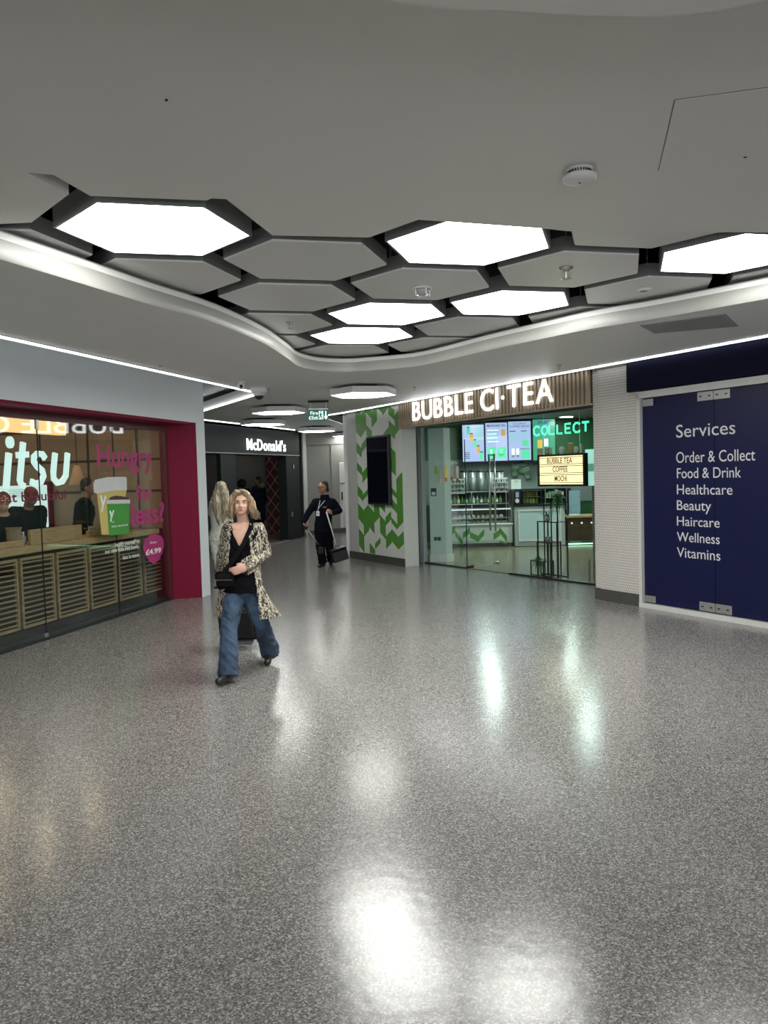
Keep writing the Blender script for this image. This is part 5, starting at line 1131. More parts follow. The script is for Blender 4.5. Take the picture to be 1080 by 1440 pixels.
# ================================================================== FAR DARK SHOP FRONT
mlen = MC.len
q0 = MC.px(289, 640)[0] - .8; q1 = MC.px(420.5, 650)[0]
z_fb = MC.px(405, 641.6)[1]; z_ft = 3.0
o = thing('dark_fascia', 'long black fascia with lit letters over the far shop', 'fascia', MC.w(q0, 0, z_fb))
build(MB().bbox(q0 - 2, q1, -.2, .02, z_fb, 2.93, .006, MC.M), 'fascia_box', M_dgrey, o)
build(MB().box(q0 - 2, q1, .02, .035, z_fb + .02, z_fb + .035, MC.M), 'lower_trim', M_steel, o)
struct(obj_box('wall_left', M_blackm, MC, q0 - 2, q1, -.4, -.21, z_fb, 3.6))
sg = thing('far_lit_name', "lit white letters McDonald's on the black fascia", 'sign', MC.w(MC.px(347, 633, .03)[0], .03, 2.4))
ta, za = MC.px(347, 632.5, .03); tb, _ = MC.px(401.5, 633, .03); _, zt_ = MC.px(347, 616.5, .03)
lay, tot = glyph_layout("McDonald's", .01); k = (tb - ta) / tot
for ch, a, b in lay:
    mb = MB(); text(mb, ch, MC, ta + a * k, ta + b * k, za, zt_, n=.03, depth=.015, bold=.01, ex=cap_h(.01)); build(mb, 'letter', M_letter3, sg)
# door jambs and opening
def mcx(x, y=700): return MC.px(x, y)[0]
struct(obj_box('trim_12', M_dgrey, MC, mcx(404), q1, -.25, .0, 0, z_fb))
struct(obj_box('trim_13', M_dgrey, MC, mcx(312), mcx(333), -.1, .0, 0, z_fb))
struct(obj_box('trim_13', M_dgrey, MC, -2.5, mcx(292) - .4, -.1, .0, 0, z_fb))
struct(obj_box('trim_14', M_steel, MC, mcx(333), mcx(404), -.12, .015, 0, .02))
# small round badge and intercom on the jamb
t, z = MC.px(412.5, 656); o = thing('door_badge', 'small white round badge high on the black door jamb', 'badge', MC.w(t, 0, z)); build(MB().bbox(t - .04, t + .04, 0, .012, z - .07, z + .07, .003, MC.M), 'badge_plate', M_dgrey, o); build(MB().box(t - .02, t + .02, .012, .014, z - .055, z + .055, MC.M), 'badge_mark', M_white, o)
t, z = MC.px(411, 723); o = thing('door_push_plate', 'small plate at hand height on the black door jamb', 'plate', MC.w(t, 0, z)); build(MB().bbox(t - .04, t + .04, 0, .01, z - .06, z + .06, .003, MC.M), 'plate', M_grey, o); build(MB().lathe([(.015, 0), (.012, .01)], 10, Matrix.Translation(MC.w(t, .01, z)) @ MC.M.to_3x3().to_4x4() @ Matrix.Rotation(-PI / 2, 4, 'X')), 'button', M_black, o)
# inside
struct(build(MB().box(-9, -1.9, 25.6, 25.75, 0, 3.2), 'wall_shop', M_blackm))
struct(build(MB().box(-9, -8.9, 15, 25.6, 0, 3.2), 'wall_shop', M_blackm))
struct(build(MB().box(-2.45, -2.3, 22.9, 25.6, 0, 3.2), 'wall_shop', M_blackm))
struct(build(MB().prism([(-9, 15), (-4.9, 15), (-2.6, 22.4), (-2.5, 25.6), (-9, 25.6)], 2.75, 2.8), 'ceiling_shop', M_blackm))
for x, y in ((-4.6, 24.2), (-3.2, 23.6)):  # small ceiling lamps added to lift the dark interior
    o = thing('added_dim_downlight', 'dim downlight added to brighten the inside of the far shop', 'ceiling light', (x, y, 2.74), 'added far shop downlights'); T = Matrix.Translation((x, y, 2.74)); build(MB().lathe([(.07, -.005), (.09, 0), (.09, .01)], 16, T), 'bezel', M_black, o); build(MB().lathe([(.06, -.008), (.06, 0)], 16, T), 'lens', mat('added_dim_lamp', (1, 1, 1), .4, emit=18, ecol=(1, .9, .8), var=0), o)
# pale ribbed panel and red lattice wall inside
a = ony(336, 700, 25.3).x; b = ony(363, 700, 25.3).x; zt_ = ony(350, 645, 25.3).z
o = thing('ribbed_panel', 'grey panel with tall dark slots inside the far shop', 'wall panel', (a, 25.3, 0)); build(MB().bbox(a, b, 25.3, 25.5, 0, zt_, .01), 'panel_board', mat('inner_grey', (.30, .33, .30), .6), o)
for x, yt in ((339, 653), (343, 656), (347, 660), (351, 664)): xx = ony(x, 680, 25.28).x; build(MB().box(xx - .02, xx + .02, 25.27, 25.3, 1.0, ony(x, yt, 25.28).z), 'dark_slot', M_blackm, o)
ca, cb = ony(366, 700, 24.6).x, ony(400, 700, 24.6).x; zt_ = ony(380, 640, 24.6).z
o = thing('red_lattice_wall', 'dark red wall with crossing pink lattice lines inside the far shop', 'wall panel', ((ca + cb) / 2, 24.6, 0)); build(MB().box(ca + .2, cb - .0, 24.6, 24.7, 0.0, zt_), 'red_board', mat('lattice_red', (.055, .003, .006), .5, var=.8, nscale=1.2), o)
M_pl = mat('lattice_pink', (.30, .12, .12), .5, emit=.03, ecol=(.6, .25, .25)); mb = MB(); LF = Frame((ca + .2, 24.6), (cb, 24.6)); Wd = cb - ca - .2
for k in range(-3, 9):
    for sgn in (1, -1):
        z0_ = k * .42; z1_ = z0_ + Wd * 1.4
        A_ = Vector((0 if sgn > 0 else Wd, z0_)); B_ = Vector((Wd if sgn > 0 else 0, z1_))
        # clip in z
        if B_.y > zt_: f = (zt_ - A_.y) / (B_.y - A_.y); B_ = A_ + (B_ - A_) * f
        if A_.y < 0: f = (0 - A_.y) / (B_.y - A_.y) if B_.y != A_.y else 0; A_ = A_ + (B_ - A_) * f
        if B_.y > A_.y + .02: seg(mb, A_, B_, .012, LF, .004 + .001 * (sgn > 0))
build(mb, 'lattice_lines', M_pl, o)
for x in (397, 401): xx = ony(x, 700, 24).x; struct(build(MB().box(xx - .02, xx + .01, 24.0, 24.04, 0, zt_), 'trim_15', M_steel))

# ================================================================== PEOPLE
def remeshed(mb, voxel, smooth_it=3, cut=None, solid=0.0):
    """one closed skin over overlapping volumes, world coordinates; cut(co) removes faces"""
    me = bpy.data.meshes.new('tmp'); me.from_pydata([tuple(v) for v in mb.v], [], mb.f); me.update()
    o = bpy.data.objects.new('tmp', me); COL.objects.link(o)
    m = o.modifiers.new('r', 'REMESH'); m.mode = 'VOXEL'; m.voxel_size = voxel; m.use_smooth_shade = True
    if smooth_it: q = o.modifiers.new('s', 'SMOOTH'); q.iterations = smooth_it; q.factor = .5
    bpy.context.view_layer.update(); dg = bpy.context.evaluated_depsgraph_get(); out = bpy.data.meshes.new_from_object(o.evaluated_get(dg))
    bpy.data.objects.remove(o); bpy.data.meshes.remove(me)
    if cut:
        bm = bmesh.new(); bm.from_mesh(out); dl = [f for f in bm.faces if cut(f.calc_center_median())]; bmesh.ops.delete(bm, geom=dl, context='FACES')
        if solid: bmesh.ops.solidify(bm, geom=bm.faces[:], thickness=solid)
        bm.to_mesh(out); bm.free()
    out.polygons.foreach_set('use_smooth', [True] * len(out.polygons)); return out
M_skin = mat('skin_fair', (.60, .35, .26), .5, var=.05, nscale=12)
M_skin2 = mat('skin_medium', (.30, .16, .10), .5, var=.05, nscale=12)
M_blk = mat('black_cloth', (.004, .004, .006), .9, var=.2, nscale=6, spec=.08)
M_nvy = mat('dark_navy_cloth', (.005, .006, .012), .9, var=.2, nscale=6, spec=.08)
M_lip = mat('lip_tone', (.30, .09, .08), .5); M_eyew = mat('eye_white', (.6, .58, .55), .3); M_iris = mat('eye_dark', (.02, .015, .01), .2)
M_brow = mat('brow_brown', (.10, .06, .04), .8)
def wrinkle(me, amp, seed=0):
    import numpy as np
    n = len(me.vertices); c = np.empty(n * 3); me.vertices.foreach_get('co', c); c = c.reshape(-1, 3); nn = np.empty(n * 3); me.vertices.foreach_get('normal', nn); nn = nn.reshape(-1, 3)
    x, y, z = c.T; h = np.sin(z * 62 + 3 * np.sin(x * 21 + seed) + 2 * np.sin(y * 17)) * np.sin(x * 25 + z * 9 + seed) + .6 * np.sin(z * 117 + 4 * np.sin(x * 31 + y * 23)) * np.sin(y * 41 + x * 13 - z * 12) + .5 * np.sin(x * 70 + 2 * np.sin(z * 30))
    me.vertices.foreach_set('co', (c + nn * (h * amp * .45)[:, None]).ravel()); me.update(); return me
class Fig:
    """a standing figure: local axes l (its left), f (forward), z up"""
    def __init__(s, base, head_deg, H, skin, voxel):
        s.b = Vector((base[0], base[1], base[2] if len(base) > 2 else 0)); a = math.radians(head_deg); s.f = Vector((math.cos(a), math.sin(a), 0)); s.l = Vector((-s.f.y, s.f.x, 0)); s.k = H / 1.75; s.skin = skin; s.vx = voxel
        J = dict(pelvis=(0, 0, .96), waist=(0, 0, 1.10), chest=(0, .01, 1.28), neck=(0, -.015, 1.47), head=(0, .02, 1.63))
        for sd, g in (('L', 1), ('R', -1)):
            J.update({'sh' + sd: (g * .175, -.01, 1.42), 'el' + sd: (g * .22, -.03, 1.14), 'wr' + sd: (g * .23, .06, .90), 'hand' + sd: (g * .225, .09, .83), 'hip' + sd: (g * .09, 0, .92), 'kn' + sd: (g * .10, .02, .50), 'an' + sd: (g * .10, -.03, .09), 'toe' + sd: (g * .115, .13, .035)})
        s.J = {k: s.W(*v) for k, v in J.items()}
        s.hf = s.f.copy(); s.ht = 0
    def W(s, l, f, z): return s.b + s.l * (l * s.k) + s.f * (f * s.k) + Vector((0, 0, z * s.k))
    def set(s, **kw):
        for k, v in kw.items(): s.J[k] = Vector(v)
    def headM(s, yaw=0, pitch=0, roll=0):
        f = (s.f * math.cos(math.radians(yaw)) + s.l * math.sin(math.radians(yaw))); l = Vector((-f.y, f.x, 0)); u = Vector((0, 0, 1)); p = math.radians(pitch); f2 = f * math.cos(p) + u * math.sin(p); u2 = u * math.cos(p) - f * math.sin(p)
        r = math.radians(roll); l2 = l * math.cos(r) + u2 * math.sin(r); u3 = u2 * math.cos(r) - l * math.sin(r)
        # local x = own right -> use left axis negated so that x right, y forward, z up
        x = -l2; c = s.J['head']
        s.HM = Matrix(((x.x, f2.x, u3.x, c.x), (x.y, f2.y, u3.y, c.y), (x.z, f2.z, u3.z, c.z), (0, 0, 0, 1))) @ Matrix.Scale(s.k, 4); return s.HM
    def hand(s, mb, sd, curl=.5, spread=1., dirv=None, side=None, full=True):
        J = s.J; w, h = J['wr' + sd], J['hand' + sd]; d = (dirv or (h - w)).normalized(); k = s.k
        side = (side or s.f).normalized(); side = (side - d * side.dot(d)).normalized(); nn = d.cross(side).normalized()
        inn = nn if nn.dot(s.J['pelvis'] - w) > 0 else -nn
        palm = w + d * .05 * k
        T = Matrix(((side.x, inn.x, d.x, palm.x), (side.y, inn.y, d.y, palm.y), (side.z, inn.z, d.z, palm.z), (0, 0, 0, 1)))
        mb.ell((0, 0, 0), (1, 1, 1), None) if False else mb.lathe([(math.sin(PI * i / 8) , -math.cos(PI * i / 8)) for i in range(9)], 14, T @ Matrix.Diagonal((.042 * k, .017 * k, .055 * k, 1)))
        for i, L in enumerate((.072, .080, .075, .058)):
            o_ = (i - 1.5) * .021 * k * spread; p0 = palm + d * .035 * k + side * (-o_); a = curl; pts = [(p0, .0095 * k)]; q = p0; ang = 0
            for j in range(3):
                ang += a * (.6 + .3 * j); q = q + (d * math.cos(ang) + inn * math.sin(ang)) * (L / 3 * 1.15 * k); pts.append((q, (.0095, .0088, .0078)[j] * k))
            mb.chain(pts)
        p0 = palm - d * .02 * k + side * .03 * k; p1 = p0 + (d * .7 + side * .5 + inn * .35).normalized() * .035 * k; p2 = p1 + (d * .85 + inn * .4).normalized() * .03 * k
        mb.chain([(p0, .012 * k), (p1, .0105 * k), (p2, .009 * k)])
    def body(s, name_parent, curlL=.5, curlR=.5, sideL=None, sideR=None, jaw=1., hands='LR'):
        J = s.J; k = s.k; mb = MB(); HM = s.HM
        def E(c, r): mb.lathe([(math.sin(PI * i / 12), -math.cos(PI * i / 12)) for i in range(13)], 20, HM @ Matrix.Translation(c) @ Matrix.Diagonal((*r, 1)))
        E((0, -.012, .035), (.073, .092, .088)); E((0, .028, -.03), (.060 * jaw, .062, .075)); E((0, .052, -.082), (.030 * jaw, .028, .025)); E((0, .03, .03), (.062, .062, .06))
        E((0, .092, -.012), (.010, .018, .027)); E((0, .103, -.030), (.014, .014, .011)); E((.012, .094, -.034), (.009, .01, .008)); E((-.012, .094, -.034), (.009, .01, .008))
        E((0, .080, .030), (.045, .012, .010)); E((.034, .062, -.030), (.022, .022, .022)); E((-.034, .062, -.030), (.022, .022, .022)); E((0, .082, -.062), (.024, .012, .012))
        for g in (1, -1): E((g * .074, -.012, -.006), (.008, .018, .030))
        nk = J['neck']; hd = HM @ Vector((0, -.02, -.05)); mb.cap(nk, .056 * k, hd, .050 * k); mb.cap(nk - Vector((0, 0, .04)) * k, .07 * k, nk, .056 * k)
        sh = (J['shL'] + J['shR']) / 2; ax = (J['shL'] - J['shR']).normalized(); ay = ax.cross(Vector((0, 0, 1))).normalized()
        rings = []
        for a, b, t, rx, ry in ((J['pelvis'], J['waist'], -.5, .10, .08), (J['pelvis'], J['waist'], 0, .150, .108), (J['pelvis'], J['waist'], .6, .142, .100), (J['waist'], J['chest'], 0.1, .128, .092), (J['waist'], J['chest'], .6, .142, .102), (J['chest'], sh, 0, .155, .112), (J['chest'], sh, .6, .160, .100), (J['chest'], sh, 1.1, .125, .075)):
            c = a.lerp(b, t) if t >= 0 else a + (a - b) * -t; rings.append((c, ax, ay, rx * k, ry * k))
        mb.loft(rings)
        for sd in 'LR':
            mb.chain([(sh.lerp(J['sh' + sd], .3) + Vector((0, 0, .01)), .055 * k), (J['sh' + sd], .055 * k), (J['el' + sd], .040 * k), (J['wr' + sd], .026 * k)])
            if sd in hands: s.hand(mb, sd, curlL if sd == 'L' else curlR, side=sideL if sd == 'L' else sideR)
            mb.chain([(J['hip' + sd], .085 * k), (J['kn' + sd], .055 * k), (J['an' + sd], .032 * k)])
        return mkobj('body', remeshed(mb, s.vx, 2), s.skin, name_parent)
    def face(s, P, brow=M_brow, lips=True):
        HM = s.HM
        for g in (1, -1):
            build(MB().lathe([(math.sin(PI * i / 8), -math.cos(PI * i / 8)) for i in range(9)], 12, HM @ Matrix.Translation((g * .031, .079, .004)) @ Matrix.Diagonal((.014, .009, .0048, 1))), 'eye', M_eyew, P, True)
            build(MB().lathe([(math.sin(PI * i / 8), -math.cos(PI * i / 8)) for i in range(9)], 10, HM @ Matrix.Translation((g * .031, .0855, .004)) @ Matrix.Diagonal((.0055, .004, .0045, 1))), 'iris', M_iris, P, True)
            build(MB().tube([HM @ Vector(p) for p in ((g * .014, .0905, .0215), (g * .030, .0915, .0265), (g * .047, .082, .0215))], [.003 * s.k, .004 * s.k, .002 * s.k], 6), 'eyebrow', brow, P, True)
            build(MB().tube([HM @ Vector(p) for p in ((g * .016, .0868, .009), (g * .031, .0895, .0125), (g * .046, .083, .008))], .0018 * s.k, 5), 'eyelid', brow, P, True)
        if lips: build(MB().lathe([(math.sin(PI * i / 8), -math.cos(PI * i / 8)) for i in range(9)], 14, HM @ Matrix.Translation((0, .0905, -.060)) @ Matrix.Diagonal((.022, .007, .0062, 1))), 'lips', M_lip, P, True)
    def trousers(s, P, m, rt=.098, rk=.075, rh=.085, low=None, name='trousers', vx=None, waist=True):
        J = s.J; k = s.k; mb = MB(); ax = s.l; ay = s.f
        mb.loft([(J['pelvis'] + Vector((0, 0, z * k)), ax, ay, rx * k, ry * k) for z, rx, ry in ((-.10, .13, .10), (-.02, .168, .122), (.06, .160, .115), (.13, .145, .105))])
        for sd in 'LR':
            h, kn, an = J['hip' + sd], J['kn' + sd], J['an' + sd]; e = an + (an - kn).normalized() * (.045 if name == 'jeans' else .02) * k
            mb.cap(h, rt * k, kn, rk * k); mb.cap(kn, rk * k, kn.lerp(e, .55), (rk * .55 + rh * .45) * k); mb.cap(kn.lerp(e, .55), (rk * .55 + rh * .45) * k, e, rh * k, flat0=False, flat1=True)
        return mkobj(name, wrinkle(remeshed(mb, vx or s.vx, 2), .009 * k, 3), m, P)
    def top(s, P, m, name='jacket', r=.02, hem=0., vx=None, sleeves='LR', cut=None, flare=0., solid=0., cuff=0.9):
        J = s.J; k = s.k; mb = MB(); ax = (J['shL'] - J['shR']).normalized(); ay = ax.cross(Vector((0, 0, 1))).normalized(); sh = (J['shL'] + J['shR']) / 2; pz = J['pelvis'] - Vector((0, 0, hem * k))
        rg = [(pz, .150 + flare, .108 + flare), (J['pelvis'].lerp(J['waist'], .5), .146 + flare * .4, .105 + flare * .4), (J['waist'], .138, .100), (J['chest'], .158, .114), (J['chest'].lerp(sh, .7), .160, .10), (sh + Vector((0, 0, .03 * k)), .115, .075)]
        mb.loft([(c, ax, ay, (rx + r) * k, (ry + r) * k) for c, rx, ry in rg])
        for sd in 'LR':
            if sd not in sleeves: continue
            mb.chain([(sh.lerp(J['sh' + sd], .3), (.055 + r) * k), (J['sh' + sd], (.056 + r) * k), (J['el' + sd], (.044 + r) * k), (J['el' + sd].lerp(J['wr' + sd], cuff), (.030 + r) * k)])
        return mkobj(name, wrinkle(remeshed(mb, vx or s.vx, 3, cut, solid), .007 * k, 8), m, P)
    def shoes(s, P, m, sole=M_black):
        for sd in 'LR':
            a, t = s.J['an' + sd], s.J['toe' + sd]; d = (t - a); d.z = 0; d.normalize(); k = s.k; mb = MB(); heel = a - d * .045 * k; g = min(a.z, t.z)
            tz = t.z
            mb.cap((heel.x, heel.y, a.z - .045 * k), .037 * k, (t.x, t.y, t.z + .002), .036 * k); mb.cap((a.x, a.y, a.z - .015 * k), .044 * k, (a.x + d.x * .06, a.y + d.y * .06, (a.z + t.z) / 2 - .01), .036 * k)
            mb.cap((a.x, a.y, a.z + .03 * k), .045 * k, (a.x + d.x * .01, a.y + d.y * .01, a.z - .02 * k), .047 * k)
            sh_ = mkobj('shoe', remeshed(mb, s.vx * .9, 2), m, P)
    def hair(s, P, blobs, m, name='hair', vx=None, disp=.006, seed=0):
        mb = MB()
        for b in blobs:
            if b[0] == 'e': mb.lathe([(math.sin(PI * i / 12), -math.cos(PI * i / 12)) for i in range(13)], 20, s.HM @ Matrix.Translation(b[1]) @ Matrix.Diagonal((*b[2], 1)))
            else: mb.chain([(s.HM @ Vector(p), r * s.k) for p, r in b[1]])
        me = remeshed(mb, vx or s.vx, 2)
        for v in me.vertices:
            n_ = noise.noise(Vector((v.co.x * 60, v.co.y * 60, v.co.z * 9 + seed))); v.co += v.normal * (n_ * disp)
        return mkobj(name, me, m, P)

# ---- woman in the patterned cardigan, striding towards the viewer
Fw = Fig(tuple(ony(345, 941, 7.0)[:2]) + (0,), 262, 1.62, M_skin, .0065)
WY = 7.0
Fw.set(pelvis=ony(339, 823, 7.0), waist=ony(339, 796, 7.0), chest=ony(342, 768, 7.02), neck=ony(342, 735, 7.03), head=ony(339.5, 709, 6.98),
       shL=ony(363, 745, 7.04), shR=ony(322, 744, 7.0), elL=ony(373, 777, 7.12), wrL=ony(348, 797, 6.86), handL=ony(333, 802, 6.83), elR=ony(313, 785, 7.16), wrR=ony(309, 812, 7.34), handR=ony(308, 822, 7.42),
       hipL=ony(351, 832, 7.02), hipR=ony(330, 832, 6.98), knL=ony(368, 878, 7.06), anL=ony(379, 915, 7.36), toeL=ony(376, 931, 7.20), knR=ony(322, 884, 6.78), anR=ony(321, 943, 6.66), toeR=ony(308, 958, 6.50))
Fw.J['toeL'].z = .035; Fw.J['anL'].z = .12; Fw.J['toeR'].z = .05; Fw.J['anR'].z = .095
Fw.headM(yaw=15, pitch=8, roll=-3)
woman = thing('person', 'woman striding in a cream and black patterned cardigan and blue jeans pulling a case', 'person', (Fw.J['pelvis'].x, Fw.J['pelvis'].y, 0))
Fw.body(woman, curlL=.28, curlR=.9, sideL=Vector((0, 0, 1)), sideR=Vector((0, -1, 0)), jaw=1.0); Fw.face(woman)
Fw.trousers(woman, denim_mat(), rt=.110, rk=.078, rh=.100, name='jeans')
Fw.shoes(woman, mat('black_shoe', (.012, .01, .009), .45))
fz = Fw.J['neck'].z
def vneck(c):
    rel = c - Fw.J['neck']; fr = rel.dot(Fw.f); l = rel.dot(Fw.l); z = rel.z
    if z > .0: return True
    if fr > -.02 and z > -.19: return abs(l - .0) < .088 * (1 - (-z) / .19) ** .8 + .0
    return abs(l) < .075 and z > -.05
Fw.top(woman, M_blk, 'vest_top', r=.018, hem=.06, sleeves='', cut=vneck, flare=.034)
def cardi(c):
    rel = c - Fw.J['neck']; fr = rel.dot(Fw.f); l = rel.dot(Fw.l); z = rel.z
    arm = (c - Fw.J['shL']).dot(Fw.l) > -.015 or (c - Fw.J['shR']).dot(-Fw.l) > -.015
    if z > -.01 and abs(l) < .10: return True
    near_arm = False
    for sd in 'LR':
        for a, b in ((Fw.J['sh' + sd], Fw.J['el' + sd]), (Fw.J['el' + sd], Fw.J['wr' + sd])):
            t = max(0, min(1, (c - a).dot(b - a) / (b - a).length_squared)); 
            if (c - a.lerp(b, t)).length < .074: near_arm = True
    op = .075 + max(0, -z - .1) * .12
    if not near_arm and fr > .0 and abs(l) < op: return True
    if near_arm and fr > .02 and abs(l) < .07 and z < -.0 and (c - Fw.J['wrL']).length > .30: return True
    if c.z < Fw.J['pelvis'].z - .27 - .05 * (l + .1): return True
    return False
mb = MB(); J = Fw.J; ax = (J['shL'] - J['shR']).normalized(); ay = ax.cross(Vector((0, 0, 1))).normalized(); sh = (J['shL'] + J['shR']) / 2
U = Vector((0, 0, 1))
mb.loft([(J['pelvis'] - U * .36 + Fw.l * .05 - Fw.f * .07, ax, ay, .33, .22), (J['pelvis'] - U * .10 + Fw.l * .01 - Fw.f * .02, ax, ay, .22, .165), (J['pelvis'], ax, ay, .19, .145), (J['waist'], ax, ay, .168, .130), (J['chest'], ax, ay, .168, .128), (J['chest'].lerp(sh, .7), ax, ay, .168, .108), (sh + U * .03, ax, ay, .115, .085)])
for sd in 'LR': mb.chain([(sh.lerp(J['sh' + sd], .3), .066), (J['sh' + sd], .066), (J['el' + sd], .058), (J['el' + sd].lerp(J['wr' + sd], .92), .044)])
mkobj('cardigan', wrinkle(remeshed(mb, .0075, 3, cardi, .006), .008, 1), zebra_mat(), woman)
M_wh = hair_mat('brown_blonde_hair', (.13, .08, .045), (.46, .33, .20), 55)
Fw.hair(woman, [('e', (0, -.025, .052), (.090, .100, .090)), ('e', (0, -.055, -.02), (.090, .07, .10)),
    ('c', [((.045, .055, .108), .026), ((.080, .045, .06), .026), ((.093, .01, -.02), .030), ((.098, -.01, -.085), .028), ((.085, 0, -.125), .018)]),
    ('c', [((-.02, .060, .110), .026), ((-.065, .055, .075), .028), ((-.095, .02, .01), .034), ((-.112, 0, -.06), .036), ((-.135, .005, -.105), .024), ((-.155, .02, -.10), .010)]),
    ('c', [((-.095, -.04, -.02), .04), ((-.12, -.05, -.10), .034), ((-.135, -.04, -.125), .018)]), ('c', [((.09, -.04, -.02), .036), ((.10, -.05, -.11), .03)]),
    ('c', [((.02, .072, .098), .018), ((.055, .072, .070), .014), ((.075, .06, .04), .012)])], M_wh, vx=.006, disp=.008)
random.seed(21); mb = MB()
for k in range(240):
    g = random.choice((1, -1)); a = random.uniform(-.3, 1.9); p0 = Vector((g * random.uniform(.0, .04), random.uniform(-.06, .06), .125 + random.uniform(-.01, .008)))
    y = .06 - .11 * random.random(); ext = 1.25 if g < 0 else 1.0
    p1 = Vector((g * (.088 + random.uniform(0, .012)), y, .05)); p2 = Vector((g * (.104 + random.uniform(-.01, .018)) * (1 if g > 0 else 1.06), y - .01, -.04)); p3 = Vector((g * (.118 * ext + random.uniform(-.035, .035)), y + random.uniform(-.02, .02), -.115 + random.uniform(-.03, .04)))
    mb.tube([Fw.HM @ q for q in (p0, p1, p2, p3)], [.002, .0028, .0026, .0008], 4)
q = build(mb, 'hair_strands', M_wh, woman, True); q['kind'] = 'stuff'
# necklace, ring, bag strap
mb = MB(); mb.tube([Fw.J['neck'] + Fw.f * f + Fw.l * l + U * z for l, f, z in ((.062, .03, -.01), (.04, .082, -.055), (.004, .108, -.088), (-.035, .085, -.06), (-.06, .03, -.01))], .0016, 5); build(mb, 'necklace', M_steel, woman)
bag = ony(318, 800, 7.0) ; bagc = Fw.J['pelvis'] + Fw.l * (-.085) + Fw.f * .17 + U * .075
pts = [Fw.J['neck'] + Fw.l * .075 - Fw.f * .01 + U * .02, Fw.J['neck'] + Fw.l * .085 + Fw.f * .055 - U * .035, Fw.J['chest'] + Fw.l * .045 + Fw.f * .145 + U * .02, Fw.J['waist'] + Fw.l * (-.04) + Fw.f * .15 + U * .04, bagc + U * .07 + Fw.f * .01]
bagT = thing('shoulder_bag', 'black shoulder bag worn across the striding woman at her hip', 'bag', bagc - U * .08)
V = []; fc = []
for i, p_ in enumerate(pts):
    d = (pts[min(i + 1, 4)] - pts[max(i - 1, 0)]).normalized(); w = d.cross(Fw.f).normalized() * .019; V += [p_ - w, p_ + w, p_ + w + Fw.f * .004, p_ - w + Fw.f * .004]
for i in range(4):
    for j in range(4): fc.append((4 * i + j, 4 * i + (j + 1) % 4, 4 * i + 4 + (j + 1) % 4, 4 * i + 4 + j))
mb = MB(); mb.add(V, fc + [(3, 2, 1, 0), (16, 17, 18, 19)]); build(mb, 'strap', mat('bag_black', (.006, .005, .006), .85, var=.1, spec=.1), bagT)
BM = Matrix(((Fw.l.x, Fw.f.x, 0, bagc.x), (Fw.l.y, Fw.f.y, 0, bagc.y), (0, 0, 1, bagc.z), (0, 0, 0, 1)))
build(MB().bbox(-.08, .08, -.035, .03, -.085, .07, .032, BM), 'bag_body', mat('bag_black', (.012, .011, .012), .6), bagT); build(MB().bbox(-.078, .078, .012, .036, -.01, .068, .022, BM), 'flap', mat('bag_flap', (.008, .007, .008), .8, spec=.15), bagT); build(MB().tube([BM @ Vector((-.08, .04, .0)), BM @ Vector((.08, .04, .0))], .003, 5), 'zip', M_steel, bagT)
# suitcase
SC = ony(342, 918, 7.95); SC.z = 0; sa = math.radians(-4); SM = Matrix.Translation(SC) @ Matrix.Rotation(sa, 4, 'Z') @ Matrix.Translation((0, 0, .03)) @ Matrix.Rotation(math.radians(14), 4, 'X')
M_case = mat('case_black_fabric', (.008, .007, .008), .8, var=.15, nscale=20)
sc_ = thing('suitcase', 'black fabric cabin case rolling behind the striding woman', 'suitcase', SC)
build(MB().bbox(-.225, .205, -.02, .21, .07, .50, .03, SM), 'shell', M_case, sc_); build(MB().bbox(-.14, .14, -.055, -.02, .10, .40, .02, SM), 'front_pocket', M_case, sc_)
build(MB().bbox(-.10, .10, -.02, .215, .025, .068, .008, SM), 'base_plate', mat('case_base_grey', (.16, .16, .16), .5), sc_)
for x in (-.19, .17): build(MB().lathe([(.012, -.014), (.032, -.014), (.032, .014), (.012, .014)], 16, SM @ Matrix.Translation((x, .17, .045)) @ Matrix.Rotation(PI / 2, 4, 'Y')), 'wheel', M_black, sc_)
mb = MB().tube([SM @ Vector(p) for p in ((-.07, .0, .50), (-.06, -.015, .53), (.05, -.015, .53), (.06, .0, .50))], .011, 8); build(mb, 'carry_handle', M_black, sc_, True)
hh = Fw.J['handR'] + Vector((0, 0, -.03))
for x in (-.10, -.02):
    top_ = hh + Vector((.02 if x > -.05 else -.03, .02, 0)); build(MB().tube([SM @ Vector((x, .15, .49)), top_], .007, 8), 'trolley_tube', M_steel, sc_, True)
build(MB().tube([hh + Vector((-.05, .02, 0)), hh + Vector((.05, .02, 0))], .013, 10), 'trolley_grip', M_black, sc_, True)
for z in (.16, .34): build(MB().tube([SM @ Vector((-.2, -.024, z)), SM @ Vector((.18, -.024, z))], .003, 4), 'zip', M_steel, sc_)

# ---- man in dark uniform with long-handled dustpan
MY = 15.1
mb_ = ony(455, 797, MY); Fm = Fig((mb_.x, mb_.y + .05, 0), 246, 1.74, M_skin2, .011)
Fm.set(pelvis=ony(454, 741, MY), waist=ony(455, 729, MY), chest=ony(456, 715, MY), neck=ony(457, 702, MY), head=ony(454, 686, MY - .05), shL=ony(468, 706, MY - .02), shR=ony(444, 706, MY + .02), elL=ony(477, 718, MY), wrL=ony(467, 722, MY - .25), handL=ony(462, 719, MY - .3), elR=ony(433, 722, MY), wrR=ony(427, 735, MY - .12), handR=ony(430, 741, MY - .16),
       hipL=ony(461, 745, MY), hipR=ony(449, 745, MY), knL=ony(463, 768, MY + .02), anL=ony(466, 787, MY + .25), toeL=ony(465, 793, MY + .12), knR=ony(450, 768, MY - .05), anR=ony(454, 790, MY - .05), toeR=ony(449, 797, MY - .18))
Fm.J['toeR'].z = .035; Fm.J['anR'].z = .09; Fm.J['toeL'].z = .035; Fm.J['anL'].z = .11
